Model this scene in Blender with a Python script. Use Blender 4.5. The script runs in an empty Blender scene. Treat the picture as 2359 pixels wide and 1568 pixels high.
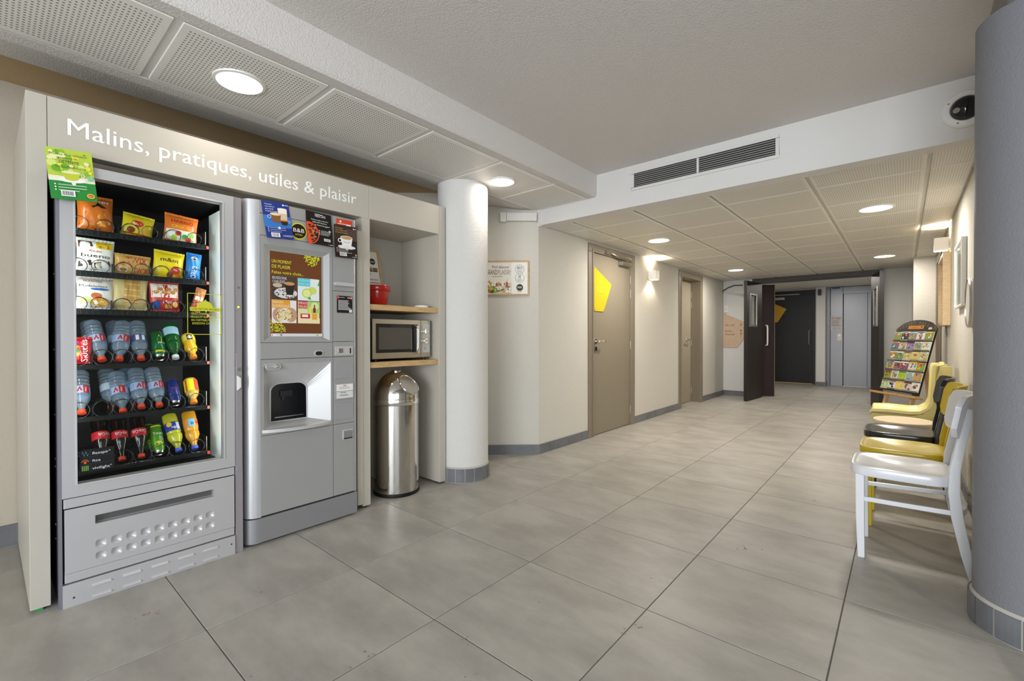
import bpy, bmesh, math, random
from mathutils import Vector, Matrix
random.seed(7)
PI = math.pi
scn = bpy.context.scene
COL = scn.collection

# ------------------------------------------------------------------ camera
H = 1.10
f_px, yaw, pitch, roll = 1048.2566, -0.710211, -0.0077308, -0.00101356
fw = Vector((math.sin(yaw)*math.cos(pitch), math.cos(yaw)*math.cos(pitch), math.sin(pitch)))
rt = Vector((math.cos(yaw), -math.sin(yaw), 0))
up = rt.cross(fw)
r2 = rt*math.cos(roll) + up*math.sin(roll)
u2 = -rt*math.sin(roll) + up*math.cos(roll)
cam_d = bpy.data.cameras.new('camera')
cam = bpy.data.objects.new('camera', cam_d); COL.objects.link(cam)
M = Matrix.Identity(4)
for i in range(3):
    M[i][0] = r2[i]; M[i][1] = u2[i]; M[i][2] = -fw[i]
M[0][3], M[1][3], M[2][3] = 0, 0, H
cam.matrix_world = M
cam_d.sensor_fit = 'HORIZONTAL'; cam_d.sensor_width = 36
cam_d.lens = 36*f_px/2359
cam_d.clip_start = 0.02
scn.camera = cam

# ------------------------------------------------------------------ world, lights, exposure
w = bpy.data.worlds.new('world'); scn.world = w; w.use_nodes = True
w.node_tree.nodes['Background'].inputs[0].default_value = (0.75, 0.87, 1.0, 1)
w.node_tree.nodes['Background'].inputs[1].default_value = 1.0
vs = scn.view_settings
vs.view_transform = 'Standard'; vs.look = 'None'; vs.exposure = 1.05; vs.gamma = 1.0; vs.use_curve_mapping = False

def area(name, loc, rot, sx, sy, power, color, shape='RECTANGLE', spread=PI):
    l = bpy.data.lights.new(name, 'AREA'); l.shape = shape; l.size = sx; l.size_y = sy
    l.energy = power; l.color = color; l.spread = spread
    o = bpy.data.objects.new(name, l); COL.objects.link(o)
    o.location = loc; o.rotation_euler = rot
    return o
def spot(name, loc, rot, power, color, size, blend=0.5, radius=0.03):
    l = bpy.data.lights.new(name, 'SPOT'); l.energy = power; l.color = color
    l.spot_size = size; l.spot_blend = blend; l.shadow_soft_size = radius
    o = bpy.data.objects.new(name, l); COL.objects.link(o)
    o.location = loc; o.rotation_euler = rot
    return o
DAY = (0.91, 0.955, 1.0); WARM = (1.0, 0.93, 0.84)
# daylight through the glazed entrance behind the camera
area('daylight_entrance', (0.85, -4.12, 1.25), (math.radians(90), 0, 0), 2.9, 2.1, 130, DAY)
# daylight through the side windows of the lobby, right of the camera
area('daylight_side', (2.32, -1.6, 1.35), (0, math.radians(90), 0), 1.8, 2.6, 24, DAY)

# ------------------------------------------------------------------ materials
def s2l(c):
    c /= 255.0
    return c/12.92 if c <= 0.04045 else ((c+0.055)/1.055)**2.4
def rgb(h):
    if isinstance(h, str):
        h = h.lstrip('#'); h = tuple(int(h[i:i+2], 16) for i in (0, 2, 4))
    return (s2l(h[0]), s2l(h[1]), s2l(h[2]), 1.0)
MATS = {}
def mat(name, col, rough=0.5, metal=0.0, spec=0.5, bump=None, emit=None, vary=None, aniso=0, coat=0):
    if name in MATS: return MATS[name]
    m = bpy.data.materials.new(name); m.use_nodes = True
    nt = m.node_tree; b = nt.nodes['Principled BSDF']
    b.inputs['Base Color'].default_value = rgb(col)
    b.inputs['Roughness'].default_value = rough
    if emit and name.startswith('glow_'): b.inputs['Base Color'].default_value = (0.01, 0.01, 0.01, 1)
    b.inputs['Metallic'].default_value = metal
    b.inputs['Specular IOR Level'].default_value = spec
    if coat: b.inputs['Coat Weight'].default_value = coat
    if aniso: b.inputs['Anisotropic'].default_value = aniso
    if emit:
        b.inputs['Emission Color'].default_value = rgb(emit[0]); b.inputs['Emission Strength'].default_value = emit[1]
    if bump or vary:
        tc = nt.nodes.new('ShaderNodeTexCoord')
    if bump:
        n = nt.nodes.new('ShaderNodeTexNoise'); n.inputs['Scale'].default_value = bump[0]; n.inputs['Detail'].default_value = 3
        bp = nt.nodes.new('ShaderNodeBump'); bp.inputs['Strength'].default_value = bump[1]; bp.inputs['Distance'].default_value = bump[2] if len(bump) > 2 else 0.002
        nt.links.new(tc.outputs['Object'], n.inputs['Vector'])
        nt.links.new(n.outputs['Fac'], bp.inputs['Height']); nt.links.new(bp.outputs['Normal'], b.inputs['Normal'])
    if vary:  # (second colour, scale, stretch vector)
        mp = nt.nodes.new('ShaderNodeMapping'); mp.inputs['Scale'].default_value = vary[2]
        n2 = nt.nodes.new('ShaderNodeTexNoise'); n2.inputs['Scale'].default_value = vary[1]; n2.inputs['Detail'].default_value = 5
        cr = nt.nodes.new('ShaderNodeValToRGB')
        cr.color_ramp.elements[0].color = rgb(col); cr.color_ramp.elements[1].color = rgb(vary[0])
        cr.color_ramp.elements[0].position = 0.35; cr.color_ramp.elements[1].position = 0.65
        nt.links.new(tc.outputs['Object'], mp.inputs['Vector']); nt.links.new(mp.outputs['Vector'], n2.inputs['Vector'])
        nt.links.new(n2.outputs['Fac'], cr.inputs['Fac']); nt.links.new(cr.outputs['Color'], b.inputs['Base Color'])
    MATS[name] = m
    return m
def ink(col):
    h = col if isinstance(col, str) else '%02x%02x%02x' % tuple(col)
    return mat('ink_'+h.lstrip('#'), h, 0.45, spec=0.3)
def glow(col, k=1.0):
    h = col.lstrip('#')
    key = 'glow_%s_%g' % (h, k)
    return mat(key, h, 0.4, spec=0.2, emit=(h, k))
def glassy(name, tint, fac_diffuse=0.0, dcol='#ffffff', rough=0.02, ior=1.45):
    """thin see-through sheet or plastic: transparent body, fresnel gloss, optional body colour"""
    if name in MATS: return MATS[name]
    m = bpy.data.materials.new(name); m.use_nodes = True
    nt = m.node_tree; nt.nodes.clear()
    out = nt.nodes.new('ShaderNodeOutputMaterial')
    tr = nt.nodes.new('ShaderNodeBsdfTransparent'); tr.inputs[0].default_value = rgb(tint)
    gl = nt.nodes.new('ShaderNodeBsdfGlossy'); gl.inputs['Roughness'].default_value = rough
    fr = nt.nodes.new('ShaderNodeFresnel'); fr.inputs[0].default_value = ior
    geo = nt.nodes.new('ShaderNodeNewGeometry'); mr = nt.nodes.new('ShaderNodeMapRange')   # same reflectance from either side of the sheet
    mr.inputs['To Min'].default_value = ior; mr.inputs['To Max'].default_value = 1.0/ior
    nt.links.new(geo.outputs['Backfacing'], mr.inputs['Value']); nt.links.new(mr.outputs[0], fr.inputs[0])
    mx = nt.nodes.new('ShaderNodeMixShader')
    nt.links.new(fr.outputs[0], mx.inputs[0])
    src = tr
    if fac_diffuse:
        df = nt.nodes.new('ShaderNodeBsdfDiffuse'); df.inputs[0].default_value = rgb(dcol)
        m2 = nt.nodes.new('ShaderNodeMixShader'); m2.inputs[0].default_value = fac_diffuse
        nt.links.new(tr.outputs[0], m2.inputs[1]); nt.links.new(df.outputs[0], m2.inputs[2]); src = m2
    nt.links.new(src.outputs[0], mx.inputs[1]); nt.links.new(gl.outputs[0], mx.inputs[2])
    nt.links.new(mx.outputs[0], out.inputs[0])
    MATS[name] = m
    return m
def floor_tile_mat():
    m = bpy.data.materials.new('floor_tile'); m.use_nodes = True; nt = m.node_tree; b = nt.nodes['Principled BSDF']
    N = nt.nodes.new; L = nt.links.new
    geo = N('ShaderNodeNewGeometry'); oi = N('ShaderNodeObjectInfo')
    add = N('ShaderNodeVectorMath'); add.operation = 'ADD'
    sc = N('ShaderNodeVectorMath'); sc.operation = 'SCALE'; sc.inputs['Scale'].default_value = 37.0
    cmb = N('ShaderNodeCombineXYZ'); L(oi.outputs['Random'], cmb.inputs[0]); L(oi.outputs['Random'], cmb.inputs[2])
    L(cmb.outputs[0], sc.inputs[0]); L(geo.outputs['Position'], add.inputs[0]); L(sc.outputs[0], add.inputs[1])
    mp = N('ShaderNodeMapping'); mp.inputs['Scale'].default_value = (1.3, 2.6, 1); L(add.outputs[0], mp.inputs['Vector'])
    n1 = N('ShaderNodeTexNoise'); n1.inputs['Scale'].default_value = 2.2; n1.inputs['Detail'].default_value = 9; n1.inputs['Roughness'].default_value = 0.62
    L(mp.outputs[0], n1.inputs['Vector'])
    cr = N('ShaderNodeValToRGB'); e = cr.color_ramp.elements
    e[0].position = 0.36; e[0].color = rgb('#9d9992'); e[1].position = 0.64; e[1].color = rgb('#b3afa7')
    L(n1.outputs['Fac'], cr.inputs['Fac'])
    L(cr.outputs['Color'], b.inputs['Base Color'])
    r = N('ShaderNodeMapRange'); r.inputs['To Min'].default_value = 0.34; r.inputs['To Max'].default_value = 0.46
    L(n1.outputs['Fac'], r.inputs['Value']); L(r.outputs[0], b.inputs['Roughness'])
    b.inputs['Specular IOR Level'].default_value = 0.45
    bp = N('ShaderNodeBump'); bp.inputs['Strength'].default_value = 0.08; bp.inputs['Distance'].default_value = 0.001
    L(n1.outputs['Fac'], bp.inputs['Height']); L(bp.outputs[0], b.inputs['Normal'])
    return m
def perforated_mat(name, col, hole, px, py, rad, margin=0.05):
    """painted metal panel with a regular grid of round holes inside a plain margin"""
    m = bpy.data.materials.new(name); m.use_nodes = True; nt = m.node_tree; b = nt.nodes['Principled BSDF']
    N = nt.nodes.new; L = nt.links.new
    tc = N('ShaderNodeTexCoord')
    sep = N('ShaderNodeSeparateXYZ'); L(tc.outputs['Object'], sep.inputs[0])
    def ma(op, a, bb=None):
        n = N('ShaderNodeMath'); n.operation = op
        for i, v in enumerate((a, bb)):
            if v is None: continue
            if isinstance(v, (int, float)): n.inputs[i].default_value = v
            else: L(v, n.inputs[i])
        return n.outputs[0]
    fx = ma('SUBTRACT', ma('FRACT', ma('DIVIDE', sep.outputs[0], px)), 0.5)
    fy = ma('SUBTRACT', ma('FRACT', ma('DIVIDE', sep.outputs[1], py)), 0.5)
    dx = ma('MULTIPLY', fx, px); dy = ma('MULTIPLY', fy, py)
    d2 = ma('ADD', ma('MULTIPLY', dx, dx), ma('MULTIPLY', dy, dy))
    dot = ma('LESS_THAN', d2, rad*rad)
    g = N('ShaderNodeSeparateXYZ'); L(tc.outputs['Generated'], g.inputs[0])
    def inside(o): return ma('LESS_THAN', ma('ABSOLUTE', ma('SUBTRACT', o, 0.5)), 0.5-margin)
    msk = ma('MULTIPLY', dot, ma('MULTIPLY', inside(g.outputs[0]), inside(g.outputs[1])))
    mx = N('ShaderNodeMix'); mx.data_type = 'RGBA'; L(msk, mx.inputs['Factor'])
    mx.inputs['A'].default_value = rgb(col); mx.inputs['B'].default_value = rgb(hole)
    L(mx.outputs['Result'], b.inputs['Base Color'])
    b.inputs['Roughness'].default_value = 0.5
    return m

WALL = mat('wall_plaster', '#d2cec4', 0.85, spec=0.25, bump=(130, 0.8, 0.004))
WALL_DIMMED = mat('wall_dimmed', '#bdb4a4', 0.85, spec=0.25, bump=(170, 0.5, 0.0025))  # beige plaster, colour darkened to offset the strong daylight on the left wall
WALL_SMOOTH = mat('wall_paint', '#dcdbd8', 0.75, spec=0.3, bump=(220, 0.1, 0.001))
BULK = mat('bulkhead_paint', '#dedcd9', 0.7, spec=0.3, bump=(220, 0.15, 0.001))
CEIL = mat('ceiling_roughcast', '#d9d4d0', 0.9, spec=0.2, bump=(135, 0.85, 0.004))
NICHE = mat('niche_ceiling_shaded', '#bfa680', 0.9, spec=0.2, bump=(160, 0.5, 0.003))  # taupe-brown: the shadow above the cabinets is mixed into the ceiling colour
GREYCOL = mat('grey_column_paint', '#808187', 0.6, spec=0.4, bump=(150, 0.6, 0.003))
TRIMW = mat('trim_white', '#dddbd6', 0.5)
GROUT = mat('grout', '#6d6963', 0.9)
GROUT_L = mat('grout_light', '#b9b5ac', 0.9)
SKIRT = mat('skirting_tile', '#66676b', 0.4, vary=('#75777b', 6, (1, 1, 1)))
FLOOR = floor_tile_mat()
PERF_S = perforated_mat('soffit_perforated', '#ebe8e2', '#8a867f', 0.0195, 0.0145, 0.0042, 0.05)
PERF_C = perforated_mat('ceiling_perforated', '#e9e6de', '#a19c93', 0.0135, 0.0225, 0.0046, 0.03)
CAB = mat('cabinet_laminate', '#c2bcb0', 0.42, spec=0.4)
CAB_IN = mat('cabinet_inner', '#bab6ac', 0.5, spec=0.35)
OAK = mat('oak_shelf', '#d3b384', 0.5, vary=('#b8945f', 14, (1.5, 1, 14)))
PINE = mat('pine', '#dcc096', 0.5, vary=('#cda876', 18, (1, 1, 8)))
SILVER = mat('silver_paint', '#c0bfc1', 0.36, metal=0.25, spec=0.5)
SILVER_D = mat('silver_dark', '#98989b', 0.38, metal=0.4)
SILVER_W = mat('silver_warm', '#a8a8a7', 0.40, metal=0.25)
SILVER_L = mat('silver_light', '#c4c4c4', 0.36, metal=0.2)
BLACK = mat('black_body', '#0c0d10', 0.45)
BLACKG = mat('black_gloss', '#08090b', 0.08, spec=0.6)
DARK = mat('dark_plastic', '#1b1d20', 0.4)
CHROME = mat('chrome', '#e8e6e2', 0.07, metal=1.0)
STEEL = mat('brushed_steel', '#bdb9b0', 0.28, metal=1.0)
POLISH = mat('polished_steel', '#d0cdc8', 0.11, metal=1.0)
WHITE_P = mat('white_plastic', '#e9e8e4', 0.35)
PAPER = mat('paper_white', '#efeeea', 0.7, spec=0.2)
TAUPE = mat('taupe_door', '#8b816f', 0.45, spec=0.4)
TAUPE_F = mat('taupe_frame', '#857a69', 0.4, spec=0.4)
WENGE = mat('wenge_door', '#2a211c', 0.48, spec=0.3, vary=('#1f1814', 20, (6, 6, 0.4)))
WENGE_R = mat('plum_door', '#2f2226', 0.5)
WENGE_B = mat('dark_door', '#1f1e24', 0.45, vary=('#171518', 20, (6, 6, 0.4)))
BLACKF = mat('black_frame', '#22201f', 0.4)
LIFT = mat('lift_steel', '#a6a8b0', 0.38, metal=0.4, bump=(6, 0.05, 0.004))
LIFT_D = mat('lift_steel_dark', '#8d8f98', 0.4, metal=0.4)
YELLOW = mat('yellow_panel', '#cdb706', 0.35)
YELLOW_D = mat('ochre_panel', '#c9990f', 0.4)
LAMP = mat('lamp_lens', '#ffffff', 0.4, emit=('#fff3dc', 4.0))
LAMP_W = mat('sconce_glow', '#fff4e2', 0.4, emit=('#ffe6bd', 7.0))
GLASS = glassy('clear_glass', '#f8fbfa', ior=1.25)
WATER = glassy('water_plastic', '#dcebf8', 0.20, '#dcecfb', 0.06, 1.5)
GREENG = glassy('green_plastic', '#3f9a4a', 0.30, '#1f8a37', 0.05, 1.45)

# ------------------------------------------------------------------ mesh helpers
class MB:
    def __init__(s): s.v = []; s.f = []; s.m = []; s.sm = []
    def add(s, vs, fs, m=0, smooth=False):
        b = len(s.v); s.v.extend([tuple(p) for p in vs])
        for f in fs:
            s.f.append([i+b for i in f]); s.m.append(m); s.sm.append(smooth)
        return s
    def box(s, x0, x1, y0, y1, z0, z1, m=0):
        return s.add([(x0,y0,z0),(x1,y0,z0),(x1,y1,z0),(x0,y1,z0),(x0,y0,z1),(x1,y0,z1),(x1,y1,z1),(x0,y1,z1)],
                     [(0,3,2,1),(4,5,6,7),(0,1,5,4),(1,2,6,5),(2,3,7,6),(3,0,4,7)], m)
    def prism(s, pts, f0, f1, m=0, smooth=False, cap=True):
        """pts: 2D outline; f0,f1: functions (a,b)->3D for the two ends"""
        n = len(pts); a = [f0(*p) for p in pts]; b = [f1(*p) for p in pts]
        base = len(s.v); s.v.extend([tuple(p) for p in a+b])
        for i in range(n):
            j = (i+1) % n
            s.f.append([base+i, base+j, base+n+j, base+n+i]); s.m.append(m); s.sm.append(smooth)
        if cap:
            s.f.append([base+i for i in reversed(range(n))]); s.m.append(m); s.sm.append(False)
            s.f.append([base+n+i for i in range(n)]); s.m.append(m); s.sm.append(False)
        return s
    def lathe(s, prof, seg=24, mt=None, m=0, smooth=True, a0=0, a1=2*PI):
        """prof: (r, z) list turned about z, then mt"""
        mt = mt or Matrix.Identity(4); full = abs(a1-a0-2*PI) < 1e-6
        k = seg if full else seg+1; base = len(s.v)
        for r, z in prof:
            for i in range(k):
                a = a0+(a1-a0)*i/seg
                s.v.append(tuple(mt @ Vector((r*math.cos(a), r*math.sin(a), z))))
        for j in range(len(prof)-1):
            for i in range(seg):
                i2 = (i+1) % k if full else i+1
                s.f.append([base+j*k+i, base+j*k+i2, base+(j+1)*k+i2, base+(j+1)*k+i]); s.m.append(m); s.sm.append(smooth)
        return s
    def cyl(s, p0, p1, r, seg=12, m=0, r1=None, smooth=True):
        p0 = Vector(p0); p1 = Vector(p1); d = p1-p0
        mt = Matrix.Translation(p0) @ d.to_track_quat('Z', 'Y').to_matrix().to_4x4()
        L_ = d.length; r1 = r if r1 is None else r1
        return s.lathe([(0.0001, 0), (r, 0), (r, 0), (r1, L_), (r1, L_), (0.0001, L_)], seg, mt, m, smooth)
    def tube(s, path, r, seg=6, m=0, closed=False):
        P = [Vector(p) for p in path]; n = len(P); base = len(s.v); prev = None
        for i, p in enumerate(P):
            t = (P[(i+1) % n]-P[i-1]) if closed else (P[min(i+1, n-1)]-P[max(i-1, 0)])
            t.normalize()
            if prev is None:
                a = Vector((0, 0, 1)) if abs(t.z) < 0.9 else Vector((1, 0, 0))
                nrm = t.cross(a).normalized()
            else:
                nrm = (prev - t*prev.dot(t)).normalized()
            prev = nrm; bi = t.cross(nrm)
            for k in range(seg):
                an = 2*PI*k/seg
                s.v.append(tuple(p + nrm*(r*math.cos(an)) + bi*(r*math.sin(an))))
        rng = n if closed else n-1
        for i in range(rng):
            j = (i+1) % n
            for k in range(seg):
                k2 = (k+1) % seg
                s.f.append([base+i*seg+k, base+i*seg+k2, base+j*seg+k2, base+j*seg+k]); s.m.append(m); s.sm.append(True)
        if not closed:
            s.f.append([base+k for k in reversed(range(seg))]); s.m.append(m); s.sm.append(False)
            s.f.append([base+(n-1)*seg+k for k in range(seg)]); s.m.append(m); s.sm.append(False)
        return s
    def bar(s, path, wx, wy, m=0, side=Vector((0, 1, 0))):
        """rectangular section swept along a path; wy along `side`, wx across"""
        P = [Vector(p) for p in path]; n = len(P); base = len(s.v)
        if not isinstance(wx, (list, tuple)): wx = [wx]*n
        for i, p in enumerate(P):
            t = (P[min(i+1, n-1)]-P[max(i-1, 0)]).normalized()
            c = t.cross(side).normalized(); sd = c.cross(t).normalized()
            for a, b in ((-1, -1), (1, -1), (1, 1), (-1, 1)):
                s.v.append(tuple(p + c*(a*wx[i]/2) + sd*(b*wy/2)))
        for i in range(n-1):
            for k in range(4):
                k2 = (k+1) % 4
                s.f.append([base+i*4+k, base+i*4+k2, base+(i+1)*4+k2, base+(i+1)*4+k]); s.m.append(m); s.sm.append(False)
        s.f.append([base+3, base+2, base+1, base]); s.m.append(m); s.sm.append(False)
        s.f.append([base+(n-1)*4+k for k in range(4)]); s.m.append(m); s.sm.append(False)
        return s
    def surf(s, fn, nu, nv, m=0, smooth=True, closed_u=False):
        base = len(s.v); ku = nu if closed_u else nu+1
        for j in range(nv+1):
            for i in range(ku): s.v.append(tuple(fn(i/nu, j/nv)))
        for j in range(nv):
            for i in range(nu):
                i2 = (i+1) % ku if closed_u else i+1
                s.f.append([base+j*ku+i, base+j*ku+i2, base+(j+1)*ku+i2, base+(j+1)*ku+i]); s.m.append(m); s.sm.append(smooth)
        return s
    def mesh(s, name, mats, bevel=0, seg=2, ang=0.6):
        me = bpy.data.meshes.new(name)
        me.from_pydata(s.v, [], s.f)
        if not isinstance(mats, (list, tuple)): mats = [mats]
        for m in mats: me.materials.append(m)
        me.polygons.foreach_set('material_index', s.m); me.polygons.foreach_set('use_smooth', s.sm)
        bm = bmesh.new(); bm.from_mesh(me)
        bmesh.ops.remove_doubles(bm, verts=bm.verts, dist=1e-5)
        bmesh.ops.recalc_face_normals(bm, faces=bm.faces)
        if bevel:
            es = [e for e in bm.edges if len(e.link_faces) == 2 and e.calc_face_angle(0) > ang]
            if es: bmesh.ops.bevel(bm, geom=es, offset=bevel, segments=seg, profile=0.6, affect='EDGES', clamp_overlap=True)
        for e in bm.edges:
            if len(e.link_faces) == 2 and e.calc_face_angle(0) > 0.65: e.smooth = False
        bm.to_mesh(me); bm.free(); me.update()
        return me

def reg(o, label=None, cat=None, group=None, kind=None):
    if label: o['label'] = label
    if cat: o['category'] = cat
    if group: o['group'] = group
    if kind: o['kind'] = kind
    return o
WM = {}
def place(o, parent):
    """mesh data is in world coordinates (or in the parent's own space when the parent is a moved copy root)"""
    COL.objects.link(o)
    if parent is not None:
        o.parent = parent
        pm = WM.get(parent.name)
        if pm is not None: o.matrix_parent_inverse = pm.inverted()
    return o
def empty(name, loc, label, cat, group=None):
    o = bpy.data.objects.new(name, None); COL.objects.link(o)
    o.empty_display_size = 0.05; o.location = loc
    WM[o.name] = Matrix.Translation(Vector(loc))
    return reg(o, label, cat, group)
def part(name, mb, mats, parent=None, bevel=0, seg=2, ang=0.6):
    me = mb if isinstance(mb, bpy.types.Mesh) else mb.mesh(name, mats, bevel, seg, ang)
    return place(bpy.data.objects.new(name, me), parent)
def thing(name, mb, mats, label, cat, group=None, bevel=0, seg=2):
    return reg(part(name, mb, mats, None, bevel, seg), label, cat, group)
def struct(name, mb, mats, parent=None, bevel=0):
    o = part(name, mb, mats, parent, bevel)
    if parent is None: o['kind'] = 'structure'
    return o
def shared(name, me, parent, loc=None, mw=None):
    o = bpy.data.objects.new(name, me); place(o, parent)
    if loc is not None: o.location = loc
    if mw is not None: o.matrix_basis = mw
    return o

# ------------------------------------------------------------------ flat print: rectangles, discs and lettering on a surface
_txt = {}
def glyphs(s, bold=0.0):
    key = (s, bold)
    if key in _txt: return _txt[key]
    cu = bpy.data.curves.new('t', 'FONT'); cu.body = s; cu.resolution_u = 2; cu.fill_mode = 'FRONT'
    o = bpy.data.objects.new('t', cu)
    me = o.to_mesh()
    V = [(v.co.x, v.co.y) for v in me.vertices]; F = [tuple(p.vertices) for p in me.polygons]
    o.to_mesh_clear(); bpy.data.objects.remove(o); bpy.data.curves.remove(cu)
    _txt[key] = (V, F)
    return _txt[key]
CAPH = None
class Art:
    """2D drawing in (u, v) metres, mapped into the scene by fn(u, v, w); every call lies a hair above the last"""
    def __init__(s, fn, step=0.0002, start=0.0004):
        s.fn = fn; s.b = MB(); s.mats = []; s.w = start; s.step = step
    def mi(s, c):
        m = c if isinstance(c, bpy.types.Material) else ink(c)
        if m not in s.mats: s.mats.append(m)
        return s.mats.index(m)
    def up(s): s.w += s.step
    def rect(s, u0, v0, u1, v1, c, nu=1, nv=1):
        k = s.mi(c); s.up()
        s.b.surf(lambda a, b: s.fn(u0+(u1-u0)*a, v0+(v1-v0)*b, s.w), nu, nv, k, False)
    def poly(s, pts, c):
        k = s.mi(c); s.up()
        s.b.add([s.fn(u, v, s.w) for u, v in pts], [list(range(len(pts)))], k)
    def disc(s, u, v, r, c, n=20, ry=None, r0=0):
        k = s.mi(c); s.up(); ry = ry or r
        P = [(u+r*math.cos(2*PI*i/n), v+ry*math.sin(2*PI*i/n)) for i in range(n)]
        if r0:
            q = r0/r
            Q = [(u+(a-u)*q, v+(b_-v)*q) for a, b_ in P]
            s.b.add([s.fn(a, b_, s.w) for a, b_ in P+Q], [(i, (i+1) % n, n+(i+1) % n, n+i) for i in range(n)], k)
        else:
            s.b.add([s.fn(u, v, s.w)]+[s.fn(a, b_, s.w) for a, b_ in P], [(0, 1+i, 1+(i+1) % n) for i in range(n)], k)
    def text(s, t, u, v, h, c, width=None, align='L', rot=0, shear=0, bold=0.0):
        """baseline-left (or centre) at u, v; h = cap height; width squeezes the line"""
        global CAPH
        if CAPH is None: CAPH = max(y for x, y in glyphs('H')[0])
        V, F = glyphs(t)
        if not V: return
        k = s.mi(c); s.up()
        x0 = min(p[0] for p in V); x1 = max(p[0] for p in V)
        sy = h/CAPH; sx = sy if width is None else width/(x1-x0)
        wd = (x1-x0)*sx; off = {'L': 0, 'C': -wd/2, 'R': -wd}[align]
        cr, sr = math.cos(rot), math.sin(rot); out = []
        for x, y in V:
            a = (x-x0)*sx+off + shear*y*sy; b_ = y*sy
            out.append(s.fn(u+a*cr-b_*sr, v+a*sr+b_*cr, s.w))
        s.b.add(out, F, k)
        if bold:
            d = bold*sy*0.9; o2 = []
            for x, y in V:
                a = (x-x0)*sx+off + shear*y*sy + d; b_ = y*sy
                o2.append(s.fn(u+a*cr-b_*sr, v+a*sr+b_*cr, s.w+0.00003))
            s.b.add(o2, F, k)
    def build(s, name, parent):
        return part(name, s.b, s.mats, parent)
def plane_fn(O, U, V):
    O = Vector(O); U = Vector(U); V = Vector(V); N = U.cross(V).normalized()
    return lambda u, v, w: O+U*u+V*v+N*w
def barcode(a, u, v, w_, h):
    a.rect(u, v, u+w_, v+h, '#f2f1ee'); x = u+w_*0.08
    rr = random.Random(int(u*1e4)); 
    while x < u+w_*0.9:
        t = w_*rr.choice((0.02, 0.03, 0.05)); a.rect(x, v+h*0.15, x+t, v+h*0.85, '#222222'); a.w -= a.step; x += t+w_*0.045
    a.up()
def fake_lines(a, u, v, w_, n, pitch, h, c, seed=0):
    rr = random.Random(seed)
    for i in range(n):
        a.rect(u, v-i*pitch, u+w_*rr.uniform(0.7, 1.0), v-i*pitch+h, c); a.w -= a.step
    a.up()

# ================================================================== THE SETTING
def S(): return MB()
ZC = 2.47          # lobby ceiling
ZB = 2.285         # beam underside
ZK = 2.15          # corridor ceiling
ZN = 2.44          # ceiling over the vending alcove
XL, XR = -2.595, 0.33
YB = 3.40          # bulkhead plane
YF = 9.19          # wall with the double doors

# ---- floor: grout bed and single tiles
fl = struct('floor', S().box(-3.8, 2.6, -4.3, 13.0, -0.08, -0.0025), GROUT)
gx0, gy0, T, G = -1.982, 0.541, 0.6, 0.004
tile_me = S().box(-T/2+G/2, T/2-G/2, -T/2+G/2, T/2-G/2, -0.006, 0).mesh('tile', FLOOR, 0.0012, 1)
def tile_grid(parent, X0, X1, Y0, Y1):
    ix0 = math.floor((X0-gx0)/T); ix1 = math.ceil((X1-gx0)/T)
    iy0 = math.floor((Y0-gy0)/T); iy1 = math.ceil((Y1-gy0)/T)
    for i in range(ix0, ix1):
        for j in range(iy0, iy1):
            a, b = gx0+i*T, gx0+(i+1)*T; c, d = gy0+j*T, gy0+(j+1)*T
            ca, cb, cc, cd = max(a, X0), min(b, X1), max(c, Y0), min(d, Y1)
            if cb-ca < 0.02 or cd-cc < 0.02: continue
            if ca == a and cb == b and cc == c and cd == d:
                shared('tile', tile_me, parent, loc=((a+b)/2, (c+d)/2, 0))
            else:
                part('tile', S().box(ca+G/2, cb-G/2, cc+G/2, cd-G/2, -0.006, 0), FLOOR, parent)
tile_grid(fl, -3.57, 2.4, -4.1, gy0+5*T)
tile_grid(fl, -2.8, 0.33, gy0+5*T, 12.62)

STAIN = glassy('floor_stain', '#ffffff', 0.30, '#b0784c', 0.4, 1.02)
SPECK = ink('#3a332c')
def stain(cx, cy, n, spread, size, m, seed):
    rr = random.Random(seed); mb = S()
    for k in range(n):
        x, y = cx+rr.gauss(0, spread), cy+rr.gauss(0, spread); q = 0.7*size*rr.uniform(0.25, 1.0)
        P = [(x+q*rr.uniform(0.5, 1.2)*math.cos(2*PI*i/8), y+q*rr.uniform(0.5, 1.2)*math.sin(2*PI*i/8), 0.0003) for i in range(8)]
        mb.add(P, [list(range(8))])
    part('stain', mb, m, fl)
for k, (x, y, n, sp, sz) in enumerate([(-2.101, 0.78, 3, 0.004, 0.01), (-2.27, 0.419, 8, 0.02, 0.012), (-1.385, 0.856, 9, 0.03, 0.01), (-1.209, 1.134, 5, 0.015, 0.008), (-1.143, 1.494, 2, 0.004, 0.008), (-0.767, 1.595, 9, 0.022, 0.009), (-0.628, 2.574, 8, 0.014, 0.011), (-0.438, 3.627, 7, 0.02, 0.012), (-1.065, 1.012, 7, 0.015, 0.008)]): stain(x, y, n, sp, sz, STAIN, k)
for k, (x, y) in enumerate(((-0.867, 1.98), (-1.60, 0.56), (-0.55, 2.62))): stain(x, y, 1, 0.0, 0.008, SPECK, 50+k)

# ---- lobby shell
struct('wall_left', S().box(-3.77, -3.57, -4.3, 2.6, -0.05, 2.7), WALL_DIMMED)
sA = Vector((XL, 3.40, 0)); sD = Vector((-0.7407, -0.6719, 0)); sN = Vector((0.6719, -0.7407, 0))   # slanted wall: origin, run, outward normal
sE = sA+sD*1.36
def quadprism(pts, z0, z1): return S().prism(pts, lambda a, b: (a, b, z0), lambda a, b: (a, b, z1))
struct('wall_slanted', quadprism([(sA.x, sA.y), (sE.x, sE.y), (sE.x-0.2, sE.y+0.3), (sA.x-0.02, sA.y+0.4)], -0.05, 2.7), WALL)
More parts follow.
